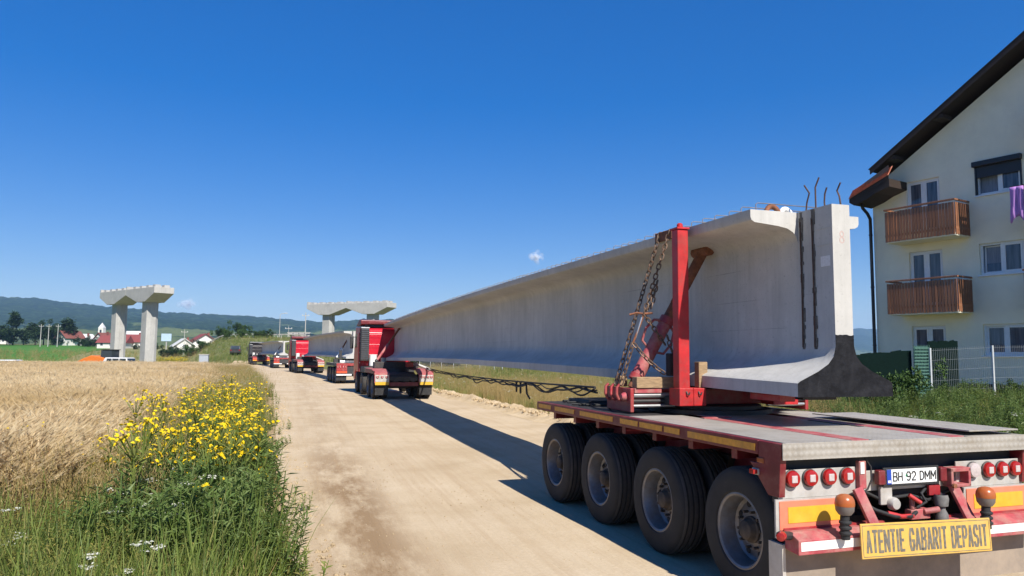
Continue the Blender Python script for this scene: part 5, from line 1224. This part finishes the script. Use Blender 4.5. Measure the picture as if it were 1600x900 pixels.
# ---------------------------------------------------------------- trees
P['tree'] = leaf_mat('tree_foliage', [(.045,.095,.020), (.065,.12,.028), (.09,.15,.04), (.035,.07,.016)], .25)
P['tree_dark'] = leaf_mat('dark_foliage', [(.022,.050,.016), (.034,.066,.02), (.046,.084,.026)], .2)
M['bark'] = pm('bark', (.10,.075,.055), .95, var=.3, scale=8)
def crown_mesh(name, shape, mat, n=900, seed=1, leafs=.055):
    rg = random.Random(seed); mb = MB(); clumps = []
    for _ in range(38):
        if shape == 'round': p = Vector((rg.gauss(0,.22), rg.gauss(0,.22), .58+rg.gauss(0,.17)))
        elif shape == 'tall': z = rg.random(); p = Vector((rg.gauss(0,.07), rg.gauss(0,.07), .14+.82*z))
        elif shape == 'cone': z = rg.random()**1.4; w = (1-z)*.24; a = rg.random()*6.28; p = Vector((w*math.cos(a), w*math.sin(a), .12+.84*z))
        else: p = Vector((rg.gauss(0,.30), rg.gauss(0,.30), .32+rg.gauss(0,.14)))
        clumps.append((p, rg.uniform(.07,.15) if shape != 'tall' else rg.uniform(.05,.08)))
    for k in range(n):
        c, r = rg.choice(clumps); v = Vector((rg.gauss(0,1), rg.gauss(0,1), rg.gauss(0,1))).normalized()*r*rg.uniform(.5,1.15); p = c+v
        if p.z < .04: continue
        leaf(mb, p, Vector((rg.gauss(0,1), rg.gauss(0,1), rg.gauss(.2,.6))), Vector((rg.gauss(0,.3),rg.gauss(0,.3),1)), leafs*rg.uniform(.7,1.6), leafs*rg.uniform(.6,1.1))
    return mb.mesh(name, mat)
def trunk_mesh(seed):
    rg = random.Random(seed); mb = MB(); mb.tube([(0,0,-.02),(.01,0,.2),(-.01,.01,.5)], .03, 7, r1=.016)
    for k in range(5):
        a = k*1.26+rg.random(); mb.tube([(0,0,.22+.05*k),(.12*math.cos(a),.12*math.sin(a),.36+.06*k)], .013, 5, r1=.005)
    return mb.mesh('trunk', M['bark'], 60)
CR = {k: [crown_mesh('crown', k, P['tree_dark'] if k == 'cone' else (P['tree'] if i else P['tree_dark']), 3400 if k != 'tall' else 2600, i*7+3, .058 if k != 'tall' else .038) for i in range(2)] for k in ('round','tall','cone','bush')}
TR = [trunk_mesh(3), trunk_mesh(5)]
def tree(px, dist, h, kind, label, wide=1.0, v=0, name='tree', group='trees by the village'):
    p = dpt(px, dist); t = empty(name, p, random.uniform(0,6.28)); tag(t, label, 'tree' if kind != 'bush' else 'bush', group)
    c = inst(CR[kind][v], 'crown', t); c.scale = (h*wide,h*wide,h)
    k = inst(TR[v], 'trunk' if kind != 'bush' else 'stem', t); k.scale = (h*(.8 if kind == 'tall' else 1),)*2 + (h*(.9 if kind != 'bush' else .5),)
    return t
tree(23, 290, 13.5, 'tall', 'tall slender poplar at the far left', 1.3, 0)
tree(107, 300, 10.5, 'cone', 'dark pointed conifer left of the white gabled house', 1.5)
for px, d, h, w, v, lb in ((2,285,8,1.2,0,'dark broad tree at the left picture edge'), (14,300,6,1.3,0,'low dark tree at the foot of the poplar'), (40,300,7,1.2,1,'round green tree right of the poplar'), (58,295,9,1.0,0,'dark tree left of the three poles'), (71,300,9.5,.9,0,'tall dark tree behind the first pole'), (86,305,8,1.1,0,'dark round tree between the poles'), (96,310,7,1.2,1,'lighter tree left of the conifer')):
    tree(px, d, h, 'round', lb, w, v)
for px, d, h, w, lb in ((140,280,5.2,1.1,'dense dark bush left of the church tower'), (151,275,4.5,1.2,'dark bush right before the church tower'), (132,285,4.0,1.0,'low dark bush right of the white house')):
    tree(px, d, h, 'bush', lb, w, 0, 'bush', 'bushes by the village')
for px, d, h, w, v, lb in ((346,210,4.0,1.0,1,'round dark tree right of the red roofs'), (378,205,5.0,.95,1,'pale green tree above the bank')): tree(px, d, h, 'round', lb, w, v)
for px, d, h, w, lb in ((265,170,3.6,1.0,'bush under the pale billboard'), (279,175,3.2,.9,'bush left of the street pole'), (301,168,3.9,1.0,'big dark bush in front of the white roofed house'), (321,170,3.2,1.1,'wide bush right of the biggest bush'), (357,165,3.3,.7,'narrow upright bush on the bank'), (380,168,3.0,.6,'slim bush above the dark car'), (408,172,2.9,1.2,'left bush above the lead truck'), (420,172,2.6,1.0,'right bush above the lead truck'), (216,240,2.6,1.1,'low bush before the red roofed shed'), (244,245,3.0,1.0,'bush right of the pier')):
    tree(px, d, h, 'bush', lb, w, random.randint(0,1), 'bush', 'bushes on the bank')
for k, (px, d, h, w) in enumerate(((672,120,5,1.2),(684,118,4,1.3),(700,122,5.2,1.1),(716,118,4,1.3))):
    tree(px, d, h, 'bush', ['leftmost dark bush under the girder by the truck', 'second dark bush under the girder', 'third dark bush under the girder', 'rightmost dark bush under the girder'][k], w, 0, 'bush', 'bushes under the girder')
ivy = tree(1399, 20.3, 1.9, 'bush', 'leafy climber in front of the dark green screen', .55, 1, 'bush', 'garden plants')
for k, (px, h) in enumerate(((1470,.95),(1580,.9))): tree(px, 20.5, h, 'bush', ['bare brownish shrub at the foot of the fence', 'shrub by the right fence post'][k], .7, 0, 'bush', 'garden plants')

# ---------------------------------------------------------------- village
M['vwall'] = pm('village_white_wall', (.62,.60,.55), .9, var=.08); M['vred'] = pm('village_red_roof', (.20,.045,.04), .8, var=.2); M['vbrown'] = pm('village_brown_roof', (.17,.055,.04), .8, var=.2); M['vgrey'] = pm('pale_sheet_roof', (.56,.55,.53), .6, var=.1)
def cottage(px, dist, w, dp_, h, roofh, roofm, rz, label, zoff=0, gable_to_cam=True):
    p = dpt(px, dist); c = empty('village_house', (p[0],p[1],p[2]+zoff), -YAW+rz); tag(c, label, 'house', 'village houses')
    MB().box(-w/2,w/2,-dp_/2,dp_/2,-1,h).build('wall', M['vwall'], c)
    if gable_to_cam:
        MB().prism([(-w/2,h),(w/2,h),(0,h+roofh)], 'y', -dp_/2+.01, dp_/2-.01).build('gable', M['vwall'], c)
        mb = MB()
        for s in (-1,1): mb.add([(s*(w/2+.5),y,h-.35+dz_) for y in (-dp_/2-.5,dp_/2+.5) for dz_ in (0,.2)] + [(0,y,h+roofh+.05+dz_) for y in (-dp_/2-.5,dp_/2+.5) for dz_ in (0,.2)], [(0,1,5,4),(2,6,7,3),(0,4,6,2),(1,3,7,5),(0,2,3,1)])
        mb.build('roof', roofm, c)
    else:
        MB().prism([(-dp_/2-.5,h-.2),(dp_/2+.5,h-.2),(0,h+roofh)], 'x', -w/2-.4, w/2+.4).build('roof', roofm, c)
    for k in range(max(1, int(w/3))):
        x = -w/2 + w*(k+.5)/max(1, int(w/3)); wd = MB().box(x-.5,x+.5,-dp_/2-.03,-dp_/2-.005,h*.4,h*.4+1.3).build('window', M['frame_white'], c); MB().box(x-.42,x+.42,-dp_/2-.04,-dp_/2-.031,h*.4+.08,h*.4+1.22).build('pane', M['glass'], wd)
    MB().box(w*.2,w*.2+.6,.2,.8,h+roofh*.4,h+roofh+.6).build('chimney', M['vbrown'], c); return c
cottage(112, 300, 6, 8, 3.0, 2.6, M['vbrown'], -.4, 'white gabled village house with brown roof at the left')
cottage(134, 310, 8, 6, 2.2, 2.2, M['vgrey'], -.5, 'small pale roofed house right of the brown roofed one')
cottage(165, 290, 4, 5, 3.0, 2.0, M['vbrown'], -.3, 'little house below the white tower')
cottage(183, 255, 9, 7, 2.0, 2.4, M['vred'], .1, 'red roofed shed left of the first pier column', 0, False)
cottage(207, 262, 12, 8, 2.2, 2.6, M['vred'], .2, 'long red roofed building between the pier columns', 0, False)
cottage(214, 300, 10, 8, 3.6, 2.4, M['vgrey'], .1, 'pale roof showing above the red roof by the pier', 0, False)
cottage(288, 225, 5.5, 7, 1.6, 2.0, M['vgrey'], .55, 'white roofed house with dark gable behind the street pole')
cottage(319, 235, 7, 7, 1.8, 2.2, M['vred'], .6, 'white house with red roof right of the street pole')
cottage(6, 330, 7, 6, 2.4, 2.2, M['vbrown'], .2, 'half hidden house behind the leftmost trees')
tw = empty('church_tower', dpt(161,300), -YAW); tag(tw, 'slim white tower rising among the village roofs', 'tower')
MB().box(-1,1,-1,1,0,7.2).build('shaft', M['vwall'], tw); MB().lathe([(1.5,7.2),(.9,8.0),(.1,9.2),(.001,9.3)], (0,0,0), (0,0,1), 4).build('spire', M['vgrey'], tw); MB().box(-.4,.4,-1.02,-1.003,5.2,6.4).build('louvre_window', M['glass'], tw)
bb = empty('billboard', dpt(262,240), -YAW); tag(bb, 'pale blue billboard left of the white roofed house', 'billboard')
MB().box(-1.6,1.6,-.1,.1,2.8,5.2).build('panel', pm('pale_blue_panel', (.40,.52,.66), .6), bb); MB().box(-.15,.15,.11,.3,0,4).build('post', M['galv'], bb)
# poles and lamps
def pole(px, dist, h, label, lampp=False, r=.13, m='pier'):
    t = empty('street_lamp' if lampp else 'utility_pole', dpt(px, dist)); tag(t, label, 'lamp post' if lampp else 'pole', 'poles along the bank')
    MB().tube([(0,0,-.5),(0,0,h)], r, 8, r1=r*.6).build('mast', M[m], t, 50)
    if lampp: 
        MB().tube([(0,0,h),(.4,0,h+.25),(1.2,0,h+.35)], .05, 6).build('arm', M['galv'], t); MB().box(.9,1.6,-.14,.14,h+.30,h+.42).build('lamp_head', M['galv'], t, bevel=.03)
    else:
        MB().box(-.8,.8,-.06,.06,h-.8,h-.68).build('crossarm', M[m], t)
        for x in (-.7,0,.7): MB().cyl((x,0,h-.68),(x,0,h-.45),.05,6).build('insulator', M['white'], t)
for px, lb in ((66,'left utility pole of the three by the green field'), (78,'middle utility pole of the three by the green field'), (92.5,'right utility pole of the three by the green field')): pole(px, 270, 8.2, lb, r=.16)
pole(290, 190, 6.5, 'street pole in front of the white roofed house', r=.1)
pole(438, 168, 5.3, 'pale curved street lamp above the convoy', True, .09, 'galv')
pole(478, 175, 6.2, 'utility pole left of the second pier', r=.14)
pole(452, 178, 3.2, 'short thin pole between lamp and second pier', r=.06)
# guard rail on the bank
gr = empty('guard_rail', dpt(333,176)); tag(gr, 'low steel guard rail along the top of the bank', 'guard rail')
A_ = Vector(dpt(333,176)); B_ = Vector(dpt(492,168))
for k in range(30):
    p = A_.lerp(B_, k/29); MB().box(-.07,.07,-.07,.07,-.2,.95).build('post', M['galv'], gr, loc=(p.x-A_.x, p.y-A_.y, float(gz(p.x,p.y))-A_.z))
rp_ = [A_.lerp(B_, k/29) for k in range(30)]
MB().tube([(p.x-A_.x, p.y-A_.y-.1, float(gz(p.x,p.y))-A_.z+.85) for p in rp_], .13, 5).build('rail', M['galv'], gr)
for k in range(4):
    p = dpt(455+9*k, 170); o = MB().box(-.55,.55,-.25,.25,0,1.25).box(-.65,.65,-.3,.3,1.25,1.4).build('parapet_block', M['pier'], loc=p, rz=-YAW); tag(o, 'pale concrete parapet block behind the second red cab, %s of four in the row' % ('leftmost','second','third','rightmost')[k], 'block', 'parapet blocks')
# ---------------------------------------------------------------- cabinet, cars, machine
cb_ = empty('utility_cabinet', dpt(322,84,0), -YAW+.25); tag(cb_, 'grey roadside utility cabinet at the end of the barley', 'cabinet')
M['cab_grey'] = pm('cabinet_grey', (.34,.36,.40), .6, var=.08)
MB().box(-.48,.48,-.3,.3,.1,1.62).build('housing', M['cab_grey'], cb_, bevel=.02); MB().box(-.53,.53,-.36,.36,1.62,1.70).build('lid', M['galv'], cb_, bevel=.02); MB().box(-.5,.5,-.32,.32,-.1,.1).build('base', M['pier'], cb_); MB().box(-.40,.40,-.315,-.301,.2,1.5).build('door', M['cab_grey'], cb_, bevel=.006)
def car(px, dist, rz, paint, label, L=4.4, Wd=1.78, Hh=1.55, van=False, z=None, cat='car'):
    p = dpt(px, dist) if z is None else dpt(px, dist, z); c = empty('parked_car', p, rz); tag(c, label, cat, 'parked vehicles')
    body = [(-L/2,.35),(-L/2,.85),(-L/2+.15,.95),(L/2-.9 if not van else L/2-.6,.98),(L/2-.05,.78),(L/2,.5),(L/2-.05,.3),(-L/2+.05,.3)]
    MB().prism(body, 'x', -Wd/2, Wd/2).build('body', paint, c, bevel=.07)
    gh = [(-L/2+.08,.93),(-L/2+.3,Hh-.06),(-L/2+.55,Hh),(L*.12 if not van else L*.22,Hh),(L/2-1.1 if not van else L/2-.65,.95)]
    g = MB().prism(gh, 'x', -Wd/2+.10, Wd/2-.10).build('cabin', paint, c, bevel=.06)
    for s in (-1,1):
        x = s*(Wd/2-.097)
        for y0, y1 in ((-L/2+.35,-L*.22),(-L*.20,-.0),(.06,L*.17)): MB().prism([(y0,1.02),(y0+.04,Hh-.14),(y1-.02,Hh-.14),(y1+.02,1.02)], 'x', *sorted((x,x+s*.012))).build('side_window', M['glass'], g)
        MB().box(*sorted((s*(Wd/2-.1),s*(Wd/2-.32))),-L/2-.02,-L/2+.02,.68,.86).build('tail_lamp', M['lens_red'], c)
        MB().box(*sorted((s*(Wd/2-.1),s*(Wd/2-.38))),L/2-.12,L/2-.01,.58,.72).build('headlight', M['lens_white'], c)
        for y in (-L*.31,L*.31):
            w = empty('wheel', (s*(Wd/2-.11),y,.33), 0, c); MB().lathe([(.2,.1),(.31,.1),(.33,.05),(.33,-.05),(.31,-.1),(.2,-.1)], (0,0,0), (1,0,0), 18).build('tyre', M['black'], w, 40); MB().lathe([(.2,.09),(.16,.06),(.001,.06)], (0,0,0), (s,0,0), 14).build('rim', M['galv'], w)
    MB().prism([(-L/2+.07,1.0),(-L/2+.06,1.02),(-L/2+.27,Hh-.1),(-L/2+.29,Hh-.12)], 'x', -Wd/2+.2, Wd/2-.2).build('rear_window', M['glass'], g)
    MB().box(-Wd/2+.15,Wd/2-.15,-L/2-.03,-L/2,.36,.5).build('bumper', M['dark'], c)
    return c
car(186.5, 96, math.pi/2-YAW-.15, M['cab_white'], 'white van parked in front of the first pier column', 4.6, 1.9, 1.95, True, cat='van')
car(14, 100, math.pi/2-YAW, M['cab_white'], 'pale car half hidden behind the barley at the left edge', 4.2, 1.75, 1.5)
car(371, 141, -YAW+.3, M['cab_dark'], 'black car parked on the dirt left of the lead truck', 4.4, 1.9, 1.6)
# orange paving machine
pv = empty('paving_machine', dpt(158,104), math.pi/2-YAW-.1); tag(pv, 'orange construction machine working beside the first pier', 'machine')
M['machine_orange'] = pm('machine_orange', (.62,.16,.02), .5, var=.12)
MB().prism([(-2.6,.7),(-2.6,1.5),(-.8,2.0),(.4,2.15),(1.6,1.7),(2.6,1.2),(2.6,.6)], 'x', -1.1, 1.1).build('hood', M['machine_orange'], pv, bevel=.08)
cbn = MB().prism([(-2.5,1.5),(-2.5,2.9),(-1.1,2.9),(-.8,1.9)], 'x', -.85, .85).build('cab', M['glass'], pv, bevel=.04); MB().box(-.95,.95,-2.6,-1.0,2.9,3.0).build('cab_roof', M['dark'], cbn)
MB().cyl((.6,0,2.0),(.6,0,2.9),.07,8).build('exhaust', M['dark'], pv)
for s in (-1,1):
    MB().prism([(-2.3,.0),(2.3,.0),(2.7,.35),(2.3,.75),(-2.3,.75),(-2.7,.35)], 'x', *sorted((s*1.15,s*.75))).build('track', M['black'], pv)
    for y in (-1.8,-.6,.6,1.8): MB().cyl((s*.9,y,.36),(s*1.18,y,.36),.28,14).build('roller', M['dark'], pv, 40)
# ---------------------------------------------------------------- small fair weather clouds and wires
def cloud(px, py, size, label, seed):
    dist = 9000.; u = (px-800)/1158.; lat = u*dist; x = lat*CY + dist*SY; y = -lat*SY + dist*CY; hz_ = 553.5 + .0082*(px-800); z = 1.97 + (hz_-py)/1158.*dist
    rg = random.Random(seed); m = bpy.data.materials.new('thin_cloud'); m.use_nodes = True; t = m.node_tree; b = t.nodes['Principled BSDF']
    b.inputs['Base Color'].default_value = (.85,.86,.88,1); b.inputs['Roughness'].default_value = 1; b.inputs['Specular IOR Level'].default_value = 0; b.inputs['Alpha'].default_value = .085
    mb = MB()
    for k in range(46):
        a = rg.random()*6.28; r = abs(rg.gauss(0,.5))*size; mb.ball((r*math.cos(a), r*math.sin(a), rg.gauss(0,.28)*size), size*rg.uniform(.12,.42), 10, 7)
    o = mb.build('cloud', m, loc=(x,y,z), smooth=180); tag(o, label, 'cloud', 'small clouds'); o['kind'] = 'structure'
cloud(836, 401, 90, 'small white cloud above the middle of the girder', 1)
cloud(293, 476, 85, 'small white cloud right of the first pier', 2)
